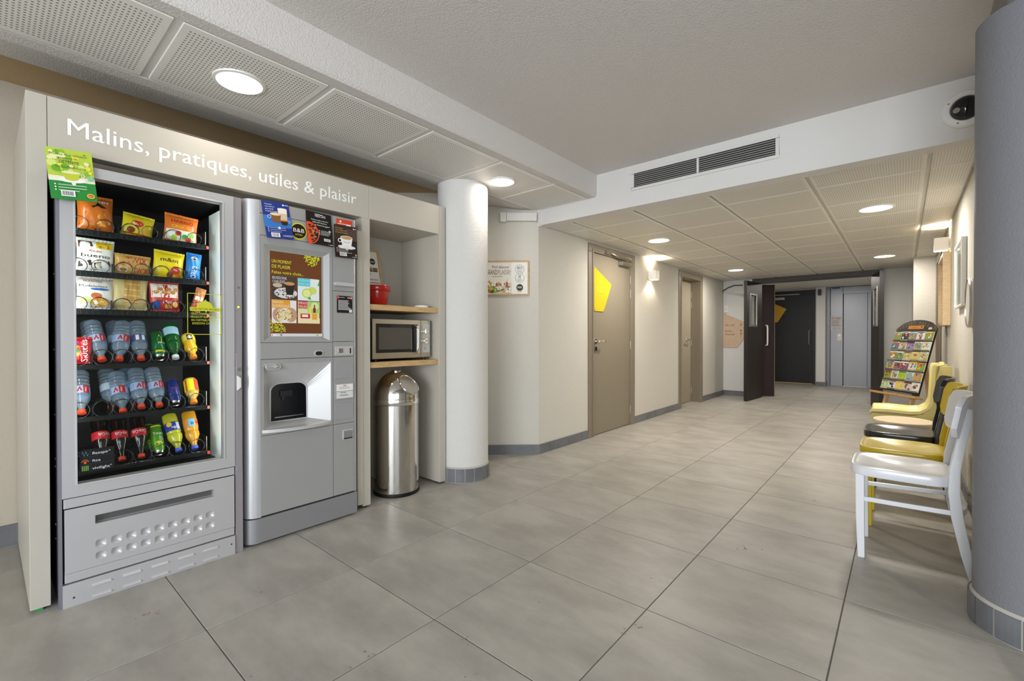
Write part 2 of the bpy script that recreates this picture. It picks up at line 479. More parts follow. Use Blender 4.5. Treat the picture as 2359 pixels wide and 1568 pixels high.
# rear wall with glazed entrance (behind the camera)
bw = S()
bw.box(-3.77, -0.65, -4.3, -4.0, -0.05, 2.7); bw.box(2.35, 2.6, -4.3, -4.0, -0.05, 2.7); bw.box(-0.65, 2.35, -4.3, -4.0, 2.32, 2.7)
struct('wall_rear', bw, WALL)
wf = S()
for x in (-0.65, 0.08, 0.83, 1.58, 2.29): wf.box(x, x+0.06, -4.08, -4.02, 0, 2.32)
for z in (0.0, 2.26): wf.box(-0.65, 2.35, -4.08, -4.02, z, z+0.06)
wf.box(-0.65, 2.35, -4.08, -4.02, 1.0, 1.05)
struct('window_1', wf, DARK)
# side wall right of the camera with a window band
rw = S()
rw.box(2.4, 2.6, -4.3, 2.75, -0.05, 0.4); rw.box(2.4, 2.6, -4.3, 2.75, 2.25, 2.7)
rw.box(2.4, 2.6, -4.3, -2.95, 0.4, 2.25); rw.box(2.4, 2.6, -0.25, 2.75, 0.4, 2.25)
struct('wall_lobby_right', rw, WALL)
wf = S()
for y in (-2.95, -2.05, -1.15, -0.31): wf.box(2.42, 2.47, y, y+0.06, 0.4, 2.25)
for z in (0.4, 2.2): wf.box(2.42, 2.47, -2.95, -0.25, z, z+0.05)
struct('window_2', wf, DARK)
struct('wall_return', S().box(0.36, 2.6, 2.85, 3.0, -0.05, 2.7), WALL)

# ---- ceilings of the lobby
struct('ceiling', S().box(-2.02, 2.6, -4.3, YB+0.05, ZC, ZC+0.15), CEIL)
struct('ceiling_alcove', S().box(-3.77, -2.60, -4.3, 3.8, ZN, ZN+0.2), NICHE)
# beam with rounded left flank, carrying perforated panels
pr = [(-1.975, ZC+0.02), (-1.975, ZB+0.012), (-1.987, ZB), (-2.05, ZB), (-2.05, ZB+0.02), (-2.64, ZB+0.02), (-2.64, ZB), (-2.715, ZB), (-2.725, ZB+0.001), (-2.99, ZB+0.048), (-3.005, ZB+0.058), (-3.01, ZB+0.07), (-3.01, ZC+0.02)]
beam = struct('ceiling_beam', S().prism(pr, lambda a, b: (a, -4.2, b), lambda a, b: (a, 3.9 if a < -2.62 else YB+0.02, b)), CEIL)
pan_me = S().box(-0.285, 0.285, -0.286, 0.286, 0, 0.012).mesh('panel', PERF_S, 0.003, 1)
y = 0.487-0.6*6+0.3
while y < 3.5:
    if y+0.29 < YB: shared('panel', pan_me, beam, loc=(-2.345, y, ZB-0.001))
    elif y-0.29 < YB: part('panel', S().box(-2.63, -2.06, y-0.286, YB-0.006, ZB-0.001, ZB+0.011), PERF_S, beam)
    y += 0.6
st = S(); y = 0.487-3.6
while y < 3.3: st.box(-2.64, -2.05, y-0.0135, y+0.0135, ZB+0.004, ZB+0.018); y += 0.6
part('panel_strip', st, TRIMW, beam)
# second beam over the grey column
struct('ceiling_beam_right', S().box(0.275, 2.6, -4.2, 2.84, ZB, ZC+0.02), mat('beam_shaded', '#8f8c88', 0.8))  # grey base colour stands in for the unlit underside

# ---- bulkhead over the corridor mouth
bk = S().box(XL-0.25, 0.62, YB, YB+0.12, ZK-0.008, ZC+0.1)
bulk = struct('wall_bulkhead', bk, BULK)
part('corner_trim', S().box(-2.605, -2.565, YB-0.012, YB+0.02, ZK-0.02, ZB+0.01), TRIMW, bulk, 0.003)

# ---- corridor walls
d1 = (4.28, 5.40); d2 = (6.90, 7.98); ZD = 2.125
wl = S()
for a, b in ((YB+0.0, d1[0]), (d1[1], d2[0]), (d2[1], YF+0.3)): wl.box(XL-0.22, XL, a, b, -0.05, ZC)
for a, b in (d1, d2): wl.box(XL-0.22, XL, a, b, ZD, ZC)
struct('wall_corridor_left', wl, WALL)
d3 = (7.08, 8.02)
wr = S(); wr.box(XR, XR+0.25, 2.85, d3[0], -0.05, ZC); wr.box(XR, XR+0.25, d3[1], YF, -0.05, ZC); wr.box(XR, XR+0.25, d3[0], d3[1], 2.10, ZC)
wr.box(0.10, XR+0.02, 8.05, YF+0.02, -0.05, ZC)
struct('wall_corridor_right', wr, WALL)
OX0, OX1 = -2.09, -0.24
wf = S(); wf.box(XL-0.2, OX0, YF, YF+0.14, -0.05, ZC); wf.box(OX1, 0.6, YF, YF+0.14, -0.05, ZC); wf.box(OX0, OX1, YF, YF+0.14, 2.19, ZC)
farw = struct('wall_far', wf, WALL_SMOOTH)
sm = S(); sm.box(-0.095, -0.088, YF-0.004, YF+0.01, 0, ZK); part('joint_strip', sm, TRIMW, farw)

# ---- corridor ceiling: slab and single perforated panels
ck = struct('ceiling_corridor', S().box(XL-0.2, 0.6, YB+0.1, YF+0.1, ZK+0.012, ZK+0.1), mat('ceiling_tbar', '#d6d3ca', 0.6))
xs = [XL, -2.31, -1.71, -1.10, -0.49, 0.115, XR]
ys = [YB+0.12]+[3.865+0.595*k for k in range(9)]+[YF]
cp = {}
for i in range(len(xs)-1):
    for j in range(len(ys)-1):
        sx = xs[i+1]-xs[i]-0.022; sy = ys[j+1]-ys[j]-0.008
        k = (round(sx, 3), round(sy, 3))
        if sx < 0.03 or sy < 0.03: continue
        if k not in cp: cp[k] = S().box(-sx/2, sx/2, -sy/2, sy/2, 0, 0.010).mesh('panel', PERF_C, 0.003, 1)
        shared('panel', cp[k], ck, loc=((xs[i]+xs[i+1])/2, (ys[j]+ys[j+1])/2, ZK))

# ---- vestibule beyond the double doors
YE = 12.60
vw = S(); vw.box(-2.82, -2.62, YF+0.14, YE+0.2, -0.05, ZC); struct('wall_vestibule_left', vw, WALL_SMOOTH)
vw = S(); vw.box(0.2, 0.4, YF+0.14, YE+0.2, -0.05, ZC); struct('wall_vestibule_right', vw, WALL_SMOOTH)
vb = S(); vb.box(-2.82, -2.44, YE, YE+0.2, -0.05, ZC); vb.box(-2.44, -1.55, YE, YE+0.2, 2.19, ZC); vb.box(-1.55, 0.4, YE, YE+0.2, -0.05, ZC)
vb.box(-2.44, -1.55, YE+0.15, YE+0.2, 0, 2.2)
struct('wall_vestibule_back', vb, WALL_SMOOTH)
pv = struct('wall_pier', S().box(-1.485, -1.315, 12.20, YE+0.02, -0.05, 2.3), WALL_SMOOTH)
part('skirting', S().box(-1.492, -1.295, 12.185, YE, 0, 0.09), SKIRT, pv, 0.003)
cv = struct('ceiling_vestibule', S().box(-2.8, 0.4, YF+0.1, YE+0.1, 2.212, 2.3), mat('ceiling_tbar', '#d6d3ca', 0.6))
cp['v'] = S().box(-0.287, 0.287, -0.29, 0.29, 0, 0.01).mesh('panel', PERF_C)
for i, xa in enumerate((-2.31, -1.71, -1.11, -0.51)):
    for j in range(6):
        ya = YF+0.16+j*0.6
        if ya+0.58 > YE: continue
        shared('panel', cp['v'], cv, loc=(xa+0.3, ya+0.3, 2.202))

# ---- skirting boards in single tiles
def skirting(name, p0, p1, nrm, joints=None, h=0.09, t=0.012):
    p0 = Vector(p0); p1 = Vector(p1); d = (p1-p0); L_ = d.length; d.normalize(); n = Vector(nrm)
    def blk(a, b, z0, z1, tt):
        q = [p0+d*a, p0+d*b, p0+d*b+n*tt, p0+d*a+n*tt]
        return quadprism([(v.x, v.y) for v in q], z0, z1)
    base = struct(name, blk(0, L_, 0, h-0.004, t-0.004), GROUT_L)
    js = [0]+(joints or [0.6*k for k in range(1, int(L_/0.6)+1) if L_-0.6*k > 0.05])+[L_]
    for a, b in zip(js, js[1:]): part('tile', blk(a+0.0015, b-0.0015, 0.002, h, t), SKIRT, base, 0.002, 1)
    return base
skirting('baseboard_left', (-3.57, -4.0, 0), (-3.57, 2.45, 0), (1, 0, 0), h=0.115)
skirting('baseboard_slanted', sA-sD*0.005, sA+sD*1.3, tuple(sN))
skirting('baseboard_corridor_entry', (XL, YB-0.004, 0), (XL, d1[0]+0.0, 0), (1, 0, 0), [0.17, 0.75])
skirting('baseboard_corridor', (XL, d1[1]+0.002, 0), (XL, d2[0]-0.002, 0), (1, 0, 0), [0.62, 1.22])
skirting('baseboard_corridor_end', (XL, d2[1]+0.01, 0), (XL, YF, 0), (1, 0, 0))
skirting('baseboard_far', (XL, YF, 0), (OX0, YF, 0), (0, -1, 0))
skirting('baseboard_right', (XR, 2.9, 0), (XR, d3[0], 0), (-1, 0, 0))
skirting('baseboard_pier', (0.10, 8.05, 0), (0.33, 8.05, 0), (0, -1, 0))

# ---- round columns with tiled foot
def column(name, cx, cy, r, ztop, m, n, h=0.105, rt=0.012):
    c = struct(name, S().lathe([(r, 0), (r, h+0.02), (r, ztop)], 64, Matrix.Translation((cx, cy, 0))), m)
    part('skirting_bed', S().lathe([(r-0.005, 0.0), (r+rt-0.004, 0.0), (r+rt-0.004, h-0.003), (r, h+0.012)], 64, Matrix.Translation((cx, cy, 0))), GROUT_L, c)
    for k in range(n):
        a0 = 2*PI*k/n+0.014; a1 = 2*PI*(k+1)/n-0.014
        part('skirting_tile', S().lathe([(r-0.002, 0.004), (r+rt, 0.004), (r+rt, h), (r-0.002, h)], 4, Matrix.Translation((cx, cy, 0)), 0, False, a0, a1), SKIRT, c)
    return c
column('column_white', -2.653, 2.489, 0.197, ZB+0.01, mat('column_plaster', '#dcdad6', 0.85, spec=0.25, bump=(120, 0.8, 0.004)), 18)
column('column_grey', 0.395, 2.54, 0.186, ZB+0.002, GREYCOL, 16)

# ---- doors
def door_leafset(name, x, y0, y1, zt, rec, frame_m, leaf_m, handle_y, handle_dir, sign=None, closer=False):
    """door in a wall facing +x; frame y0..y1, leaf set back by rec"""
    d = bpy.data.objects.new(name, None); COL.objects.link(d); d.location = (x, (y0+y1)/2, 0); d['kind'] = 'structure'
    WM[d.name] = Matrix.Translation((x, (y0+y1)/2, 0))
    a = 0.105; fr = S()
    for u0, u1 in ((y0, y0+a), (y1-a, y1)):
        fr.box(x-0.21, x+0.012, u0, u1, 0, zt-0.0905)
    fr.box(x-0.21, x+0.012, y0, y1, zt-0.09, zt)
    part('door_frame', fr, frame_m, d, 0.004)
    rb = S(); q = 0.018
    rb.box(x-0.06, x+0.02, y0+a-0.03, y0+a-0.012, 0, zt-0.07); rb.box(x-0.06, x+0.02, y1-a+0.012, y1-a+0.03, 0, zt-0.07); rb.box(x-0.06, x+0.02, y0+a-0.03, y1-a+0.03, zt-0.0695, zt-0.052)
    part('frame_bead', rb, frame_m, d, 0.003)
    xf = x-rec
    part('door_leaf', S().box(xf-0.045, xf, y0+a+0.004, y1-a-0.004, 0.006, zt-0.094), leaf_m, d, 0.002)
    part('threshold_gap', S().box(xf-0.04, xf-0.005, y0+a, y1-a, 0.0, 0.006), BLACK, d)
    hd = S(); hy = handle_y
    hd.cyl((xf, hy, 1.05), (xf+0.012, hy, 1.05), 0.026, 20); hd.cyl((xf, hy, 1.05), (xf+0.055, hy, 1.05), 0.009, 12)
    hd.tube([(xf+0.05, hy, 1.05), (xf+0.055, hy+0.01*handle_dir, 1.05), (xf+0.055, hy+0.13*handle_dir, 1.05)], 0.0095, 10)
    part('door_handle', hd, CHROME, d)
    ke = S().cyl((xf, hy, 0.968), (xf+0.012, hy, 0.968), 0.026, 20); part('key_rosette', ke, CHROME, d)
    for z in (0.19, 1.0, 1.64, 1.81):
        h = S(); h.cyl((xf+0.012, y1-a+0.008, z-0.05), (xf+0.012, y1-a+0.008, z+0.05), 0.009, 10); part('hinge', h, SILVER, d)
    if sign:
        sg = part('sign_plate', S().prism(sign, lambda u, v: (xf+0.002, u, v), lambda u, v: (xf+0.008, u, v)), YELLOW, d)
        for u, v in sign[:1]+sign[2:]:
            cu = sum(p[0] for p in sign)/len(sign); cv_ = sum(p[1] for p in sign)/len(sign)
            uu, vv = u+(cu-u)*0.08, v+(cv_-v)*0.08
            part('screw', S().cyl((xf+0.007, uu, vv), (xf+0.010, uu, vv), 0.006, 8), STEEL, sg)
    if closer:
        c = S(); c.box(xf, xf+0.06, y1-a-0.30, y1-a-0.06, zt-0.165, zt-0.115)
        co = part('door_closer', c, STEEL, d, 0.006)
        r = S(); r.box(x+0.01, x+0.028, y0+a+0.25, y1-a-0.02, zt-0.075, zt-0.05)
        r.tube([(xf+0.05, y1-a-0.12, zt-0.11), (xf+0.06, y0+a+0.33, zt-0.066)], 0.008, 6)
        r.box(xf+0.01, xf+0.055, y0+a+0.24, y0+a+0.33, zt-0.08, zt-0.04)
        part('closer_arm', r, STEEL, co)
        part('closer_cap', S().cyl((xf+0.03, y1-a-0.301, zt-0.14), (xf+0.03, y1-a-0.306, zt-0.14), 0.016, 16), SILVER_D, co)
    return d
SG = [(4.415, 1.885), (4.815, 1.711), (4.632, 1.388), (4.42, 1.388)]
dr1 = door_leafset('door_1', XL, d1[0], d1[1], ZD, 0.012, TAUPE_F, TAUPE, 4.455, 1, SG, True)
a = Art(lambda u, v, w: (XL-0.012+0.008+w, u, v))
for k in range(3):
    a.disc(4.50+0.055*k, 1.66, 0.012, '#e8d53a'); a.rect(4.488+0.055*k, 1.60, 4.512+0.055*k, 1.645, '#e8d53a')
a.text('Privé', 4.485, 1.555, 0.03, '#e8d53a', 0.12)
a.build('pictogram', dr1)
door_leafset('door_2', XL, d2[0], d2[1], ZD, 0.155, TAUPE_F, mat('taupe_light', '#a39a86', 0.45), d2[0]+0.79, -1)
part('sign_plate', S().prism([(7.1, 1.80), (7.46, 1.72), (7.40, 1.56), (7.1, 1.46)], lambda u, v: (XL-0.153, u, v), lambda u, v: (XL-0.147, u, v)), YELLOW, bpy.data.objects['door_2'])
# door in the right wall
d = bpy.data.objects.new('door_3', None); COL.objects.link(d); d.location = (XR, 7.55, 0); d['kind'] = 'structure'; WM['door_3'] = Matrix.Translation((XR, 7.55, 0))
fr = S(); fr.box(XR-0.015, XR+0.2, d3[0], d3[0]+0.09, 0, 2.0195); fr.box(XR-0.015, XR+0.2, d3[1]-0.09, d3[1]+0.02, 0, 2.0195); fr.box(XR-0.015, XR+0.2, d3[0], d3[1]+0.02, 2.02, 2.10)
part('door_frame', fr, TAUPE_F, d, 0.004)
part('door_leaf', S().box(XR+0.06, XR+0.10, d3[0]+0.09, d3[1]-0.09, 0.005, 2.02), TAUPE, d)

# ---- double fire doors: frame and leaves standing open
d = bpy.data.objects.new('door_4', None); COL.objects.link(d); d.location = (-1.165, YF, 0); d['kind'] = 'structure'; WM['door_4'] = Matrix.Translation((-1.165, YF, 0))
fr = S(); fr.box(OX0-0.005, OX1+0.005, YF-0.035, YF+0.16, 2.075, 2.185); fr.box(OX0-0.005, OX0+0.08, YF-0.02, YF+0.16, 0, 2.0745); fr.box(OX1-0.08, OX1+0.005, YF-0.02, YF+0.16, 0, 2.0745)
part('door_frame', fr, mat('frame_dark', '#3c3634', 0.4), d, 0.005)
hd = S(); hd.box(OX0+0.12, OX1-0.12, YF-0.03, YF+0.0, 2.05, 2.085); part('door_track', hd, BLACKF, d)
def leaf(parent, hinge, free, z1, m, edge_m, win=None, th=0.045, flip=1):
    hx, hy = hinge; fx, fy = free
    e = Vector((fx-hx, fy-hy, 0)); L_ = e.length; e.normalize(); n = Vector((-e.y, e.x, 0))*flip
    def P(u, w_, z): return Vector((hx, hy, 0))+e*u+n*w_+Vector((0, 0, z))
    mb = S()
    def blk(u0, u1, z0, z1_, w0=0, w1=th, mi=0):
        mb.add([P(u0, w0, z0), P(u1, w0, z0), P(u1, w1, z0), P(u0, w1, z0), P(u0, w0, z1_), P(u1, w0, z1_), P(u1, w1, z1_), P(u0, w1, z1_)],
               [(0,3,2,1),(4,5,6,7),(0,1,5,4),(1,2,6,5),(2,3,7,6),(3,0,4,7)], mi)
    if win:
        u0, u1, a_, b_ = win
        blk(0, u0, 0.008, z1); blk(u1, L_, 0.008, z1); blk(u0, u1, 0.008, a_); blk(u0, u1, b_, z1)
    else: blk(0, L_, 0.008, z1)
    o = part('door_leaf', mb, m, parent)
    mb = S(); blk(L_-0.001, L_+0.008, 0.008, z1, -0.004, th+0.004); part('leaf_edge', mb, edge_m, o)
    if win:
        mb = S(); q = 0.028
        blk(u0-q, u0, a_-q, b_+q, -0.012, th+0.012); blk(u1, u1+q, a_-q, b_+q, -0.012, th+0.012)
        blk(u0, u1, a_-q, a_, -0.012, th+0.012); blk(u0, u1, b_, b_+q, -0.012, th+0.012)
        part('window_frame', mb, STEEL, o)
        mb = S(); blk(u0, u1, a_, b_, th*0.4, th*0.6); part('window_pane', mb, GLASS, o)
    return o, P, L_
lf, P, L_ = leaf(d, (-1.985, 9.20), (-2.055, 8.46), 2.055, WENGE, BLACKF, (0.30, 0.58, 1.30, 1.82), flip=1)
part('closer_arm', S().tube([(-2.10, 8.52, 1.985), (-2.25, 8.60, 2.0), (-2.42, 8.82, 1.985), (-2.57, 9.05, 1.955)], 0.011, 6), BLACKF, lf)
lf, P, L_ = leaf(d, (-0.345, 9.20), (-0.215, 8.42), 2.055, WENGE, BLACKF, (0.30, 0.58, 1.28, 1.82), flip=-1)
# narrow leaf behind the left door, with its pull handle
lf, P, L_ = leaf(d, (-1.975, 9.36), (-1.80, 9.50), 2.055, WENGE_R, mat('leaf_edge_pale', '#8b7a66', 0.5), None, flip=1)
h = S(); h.tube([P(0.07, -0.0, 0.94), P(0.07, -0.05, 0.95), P(0.07, -0.06, 1.0), P(0.07, -0.06, 1.25), P(0.07, -0.05, 1.30), P(0.07, 0.0, 1.31)], 0.014, 8)
part('pull_handle', h, WHITE_P, lf)
for i, (x, y, w_) in enumerate(((-1.87, 9.33, 0.13), (-0.50, 9.28, 0.17))):
    part('floor_catch', S().box(x, x+w_, y, y+0.035, 0, 0.006), STEEL, d)
# dark door at the back of the vestibule
d = bpy.data.objects.new('door_5', None); COL.objects.link(d); d.location = (-2.0, YE, 0); d['kind'] = 'structure'; WM['door_5'] = Matrix.Translation((-2.0, YE, 0))
fr = S(); fr.box(-2.47, -2.41, YE-0.03, YE+0.1, 0, 2.0995); fr.box(-1.60, -1.55, YE-0.03, YE+0.1, 0, 2.0995); fr.box(-2.47, -1.55, YE-0.03, YE+0.1, 2.10, 2.19)
part('door_frame', fr, BLACKF, d, 0.004)
lf = part('door_leaf', S().box(-2.41, -1.60, YE+0.0, YE+0.045, 0.01, 2.10), WENGE_B, d)
h = S().tube([(-1.665, YE, 0.92), (-1.665, YE-0.05, 0.925), (-1.665, YE-0.055, 0.95), (-1.665, YE-0.055, 1.21), (-1.665, YE-0.05, 1.235), (-1.665, YE, 1.24)], 0.016, 8)
part('pull_handle', h, STEEL, lf)
c = S(); c.box(-2.40, -2.17, YE-0.05, YE, 1.985, 2.045); c.box(-2.40, -1.86, YE-0.065, YE-0.05, 2.09, 2.11); part('door_closer', c, STEEL, lf, 0.004)
part('sign_plate', S().prism([(-2.40, 1.91), (-2.13, 1.765), (-2.32, 1.45), (-2.40, 1.45)], lambda u, v: (u, YE-0.002, v), lambda u, v: (u, YE-0.008, v)), YELLOW_D, lf)
part('threshold', S().box(-2.42, -1.60, YE-0.06, YE+0.02, 0, 0.012), OAK, d)

# ---- lift front
lift = empty('lift_front', (-0.93, 12.45, 0), 'grey steel lift front with sliding door beyond the open double doors', 'lift')
e = S(); YLf = 12.45
e.box(-1.313, -1.25, YLf-0.05, YE-0.003, 0, 2.202); part('jamb', e, LIFT_D, lift, 0.004)
part('side_panel', S().box(-1.245, -1.02, YLf, YE-0.003, 0, 2.202), LIFT, lift, 0.003)
part('head_panel', S().box(-1.015, 0.19, YLf, YE-0.003, 2.045, 2.202), LIFT, lift, 0.003)
part('sliding_door', S().box(-1.008, -0.59, YLf+0.03, YE-0.003, 0.012, 2.045), LIFT, lift, 0.003)
part('jamb', S().box(-0.585, 0.19, YLf+0.01, YE-0.003, 0, 2.045), LIFT, lift, 0.003)
part('sill', S().box(-1.015, -0.58, YLf-0.02, YLf+0.06, 0, 0.012), STEEL, lift)
part('floor_indicator', S().box(-1.21, -1.07, YLf-0.06, YLf, 2.165, 2.20), mat('blue_box', '#3f6ea8', 0.4), lift, 0.004)
bt = part('call_panel', S().prism([(-1.08+0.042*math.cos(t)*1.0, 1.09+(0.045 if math.sin(t) > 0 else -0.045)+0.04*math.sin(t)) for t in [2*PI*k/24 for k in range(24)]],
     lambda u, v: (u, YLf, v), lambda u, v: (u, YLf-0.015, v)), WHITE_P, lift, 0.003)
part('call_button', S().cyl((-1.08, YLf-0.015, 1.13), (-1.08, YLf-0.021, 1.13), 0.022, 16), STEEL, bt)
nt_ = thing('notice_sheet', S().box(-1.245, -1.025, YLf-0.006, YLf-0.002, 1.25, 1.55), mat('sheet', '#d9d3d4', 0.5), 'printed white notice sheet stuck beside the grey lift door', 'notice')
a = Art(lambda u, v, w_: (u, YLf-0.006-w_, v))
a.disc(-1.205, 1.515, 0.022, '#a04048', r0=0.015); fake_lines(a, -1.16, 1.515, 0.12, 2, 0.02, 0.009, '#b06068', 3)
fake_lines(a, -1.225, 1.46, 0.18, 7, 0.021, 0.007, '#8d878a', 4); a.text('CPR', -1.20, 1.275, 0.022, '#4a4648', 0.07); a.disc(-1.09, 1.285, 0.008, '#3a3638')
a.build('print', nt_)
thing('presence_detector', S().box(-1.445, -1.385, 12.10, 12.198, 2.02, 2.15), DARK, 'small black detector box high on the white pier beside the lift', 'detector', bevel=0.008)

# ================================================================== VENDING ALCOVE
XC = -2.625
cab = empty('vending_surround', (-2.95, 1.2, 0), 'cream laminate surround framing the two vending machines and the shelf unit', 'cabinet')
part('side_panel', S().box(-3.56, XC, 0.115, 0.174, 0.012, 2.077), CAB, cab, 0.002)
part('side_panel', S().box(-3.20, XC, 1.585, 1.640, 0.012, 1.866), CAB, cab, 0.002)
part('side_panel', S().box(-3.20, XC, 2.222, 2.280, 0.012, 2.077), CAB, cab, 0.002)
hp = part('header_panel', S().box(-2.70, XC, 0.1755, 1.633, 1.866, 2.077), CAB, cab, 0.002)
part('header_panel', S().box(-3.15, XC, 1.6345, 2.2205, 1.866, 2.077), CAB, cab, 0.002)
part('back_panel', S().box(-3.12, -3.10, 1.640, 2.222, 0.02, 1.866), CAB_IN, cab)
part('shelf', S().box(-3.10, -2.64, 1.640, 2.222, 1.280, 1.316), OAK, cab, 0.002)
part('shelf', S().box(-3.10, -2.64, 1.640, 2.222, 0.897, 0.933), OAK, cab, 0.002)
part('hinge_cover', S().box(-2.66, -2.618, 1.545, 1.584, 0.03, 1.775), CAB, cab, 0.003)
for y in (0.145, 1.61, 2.25): part('foot', S().box(-2.70, -2.64, y-0.015, y+0.015, 0, 0.012), DARK, cab)
ft = S(); ft.box(-2.652, -2.634, 0.128, 0.152, 0, 0.011); part('shim', ft, mat('shim_green', '#2f9d57', 0.4), cab)
a = Art(plane_fn((XC, 0.234, 1.938), (0, 1, 0), (0, 0, 1)), start=0.001)
a.text('Malins, pratiques, utiles & plaisir', 0, 0, 0.068, mat('letter_white', '#fbfbf9', 0.6), 1.310, bold=0.012)
a.build('lettering', hp)

# ------------------------------------------------------------------ snack machine
XV = -2.570
vm = empty('snack_vending_machine', (-2.95, 0.53, 0), 'tall silver glass-fronted snack and drinks vending machine under the white lettering', 'vending machine')
body = S()
body.box(-3.42, -2.62, 0.192, 0.212, 0.03, 1.80); body.box(-3.42, -2.60, 0.842, 0.866, 0.03, 1.80)
body.box(-3.42, -3.40, 0.192, 0.866, 0.03, 1.80); body.box(-3.42, -2.62, 0.192, 0.866, 1.785, 1.80); body.box(-3.40, -2.62, 0.21, 0.845, 0.40, 0.44)
part('casing', body, BLACK, vm)
for x, z in ((-2.635, 1.36), (-2.66, 0.78), (-2.65, 0.60), (-2.64, 0.57), (-2.64, 0.33), (-2.65, 0.33), (-2.65, 0.27), (-2.66, 1.05)): part('screw', S().cyl((x, 0.192, z), (x, 0.190, z), 0.0035, 6), STEEL, vm)
lin = S()
lin.box(-2.83, -2.60, 0.7955, 0.806, 0.44, 1.75); part('inner_side', lin, mat('liner_white', '#f0f2ee', 0.5), vm)
lin = S(); lin.box(-3.36, -3.34, 0.215, 0.80, 0.44, 1.78); lin.box(-3.36, -2.83, 0.7955, 0.806, 0.44, 1.75); lin.box(-3.36, -2.62, 0.213, 0.223, 0.44, 1.78)
lin.box(-3.36, -2.66, 0.22, 0.80, 0.455, 0.470)
part('inner_back', lin, mat('liner_black', '#101215', 0.5), vm)
# door frame
g0, g1, gz0, gz1 = 0.250, 0.782, 0.497, 1.766
df = S()
for y0, y1, z0, z1 in ((0.204, g0, 0.446, 1.810), (g1, 0.831, 0.446, 1.810), (g0, g1, 0.446, gz0), (g0, g1, gz1, 1.810)):
    df.box(-2.615, XV, y0, y1, z0, z1)
dr = part('door_frame', df, SILVER, vm)
bd = S(); q = 0.006
for y0, y1, z0, z1 in ((g0-q, g0, gz0-q, gz1+q), (g1, g1+q, gz0-q, gz1+q), (g0, g1, gz0-q, gz0), (g0, g1, gz1, gz1+q)): bd.box(XV-0.004, XV+0.003, y0, y1, z0, z1)
part('glazing_bead', bd, SILVER_L, dr, 0.001, 1)
part('glass_pane', S().box(XV-0.016, XV-0.010, g0-0.002, g1+0.002, gz0-0.002, gz1+0.002), GLASS, dr)
ed = S(); ed.lathe([(0.008, 0.446), (0.008, 1.81)], 10, Matrix.Translation((XV-0.008, 0.204, 0)), 0, True, PI/2, 1.5*PI); part('edge_round', ed, SILVER_L, dr)
sp = S(); sp.box(-2.628, XV-0.002, 0.194, 0.204, 0.0, 1.80); part('left_edge', sp, mat('edge_violet', '#85838f', 0.4, metal=0.3), vm)
# lower front
part('joint_strip', S().box(-2.615, XV-0.003, 0.208, 0.829, 0.403, 0.442), SILVER, vm, 0.002)
def relief(yb, zb, depth, x, back=None):
    """front sheet at x made of cells; depth(i,j) -> 0, positive recess, ('p', d) pyramid pocket or None for a hole"""
    mb = S(); ny, nz = len(yb)-1, len(zb)-1
    D = [[depth(i, j) for j in range(nz)] for i in range(ny)]
    def num(i, j):
        if not (0 <= i < ny and 0 <= j < nz): return 0
        v = D[i][j]; return 0 if isinstance(v, tuple) else v
    for i in range(ny):
        for j in range(nz):
            v = D[i][j]; y0, y1, z0, z1 = yb[i], yb[i+1], zb[j], zb[j+1]
            if v is None: continue
            if isinstance(v, tuple):
                # rounded concave pocket: three nested outlines
                rings_ = []
                for c, q_ in ((0.0, 0.0), (0.10, 0.45), (0.24, 0.8), (0.38, 1.0)):
                    ym, zm, hy, hz = (y0+y1)/2, (z0+z1)/2, (y1-y0)*(0.5-c), (z1-z0)*(0.5-c)
                    ring_ = []
                    for k in range(16):
                        t = 2*PI*(k+0.5)/16; ct, st_ = math.cos(t), math.sin(t); f_ = (abs(ct)**4+abs(st_)**4)**-0.25
                        ring_.append((x-v[1]*q_, ym+hy*ct*f_, zm+hz*st_*f_))
                    rings_.append(ring_)
                for A_, B_ in zip(rings_, rings_[1:]): mb.add(A_+B_, [(k, (k+1) % 16, 16+(k+1) % 16, 16+k) for k in range(16)], 0, True)
                mb.add(rings_[-1], [list(range(16))], 0, True)
                cs_ = [(y1, z1), (y0, z1), (y0, z0), (y1, z0)]
                for q_ in range(4):
                    mb.add([(x, *cs_[q_])]+[rings_[0][k] for k in range(q_*4, q_*4+4)], [(0, 1, 2), (0, 2, 3), (0, 3, 4)])
                    a_, b_ = rings_[0][q_*4+3], rings_[0][(q_*4+4) % 16]
                    mb.add([(x, *cs_[q_]), a_, b_, (x, *cs_[(q_+1) % 4])], [(0, 1, 2, 3)])
            else: mb.add([(x-v, y0, z0), (x-v, y1, z0), (x-v, y1, z1), (x-v, y0, z1)], [(0, 1, 2, 3)])
            for di, dj in ((1, 0), (0, 1)):
                a_ = num(i, j); b_ = num(i+di, j+dj)
                if i+di >= ny or j+dj >= nz or a_ is None or b_ is None or a_ == b_: continue
                if di: mb.add([(x-a_, y1, z0), (x-b_, y1, z0), (x-b_, y1, z1), (x-a_, y1, z1)], [(0, 1, 2, 3)])
                else: mb.add([(x-a_, y0, z1), (x-a_, y1, z1), (x-b_, y1, z1), (x-b_, y0, z1)], [(0, 1, 2, 3)])
    return mb
pk = [0.303+i*(0.434-0.0355)/8 for i in range(9)]
yb = [0.210]; 
for p in pk: yb += [p, p+0.0355]
yb += [0.827]; zb = [0.138, 0.1635, 0.1975, 0.2145, 0.2485, 0.317, 0.353, 0.400]
def dep(i, j):
    if j == 5: return 0.03 if 0 < i < len(yb)-2 else 0
    if j in (1, 3) and i % 2 == 1 and i < len(yb)-2: return ('p', 0.010)
    return 0
part('delivery_panel', relief(yb, zb, dep, XV), SILVER, vm)
part('delivery_flap', S().box(XV-0.029, XV-0.026, 0.306, 0.734, 0.320, 0.350), mat('flap_steel', '#6f6f70', 0.3, metal=0.5), vm)
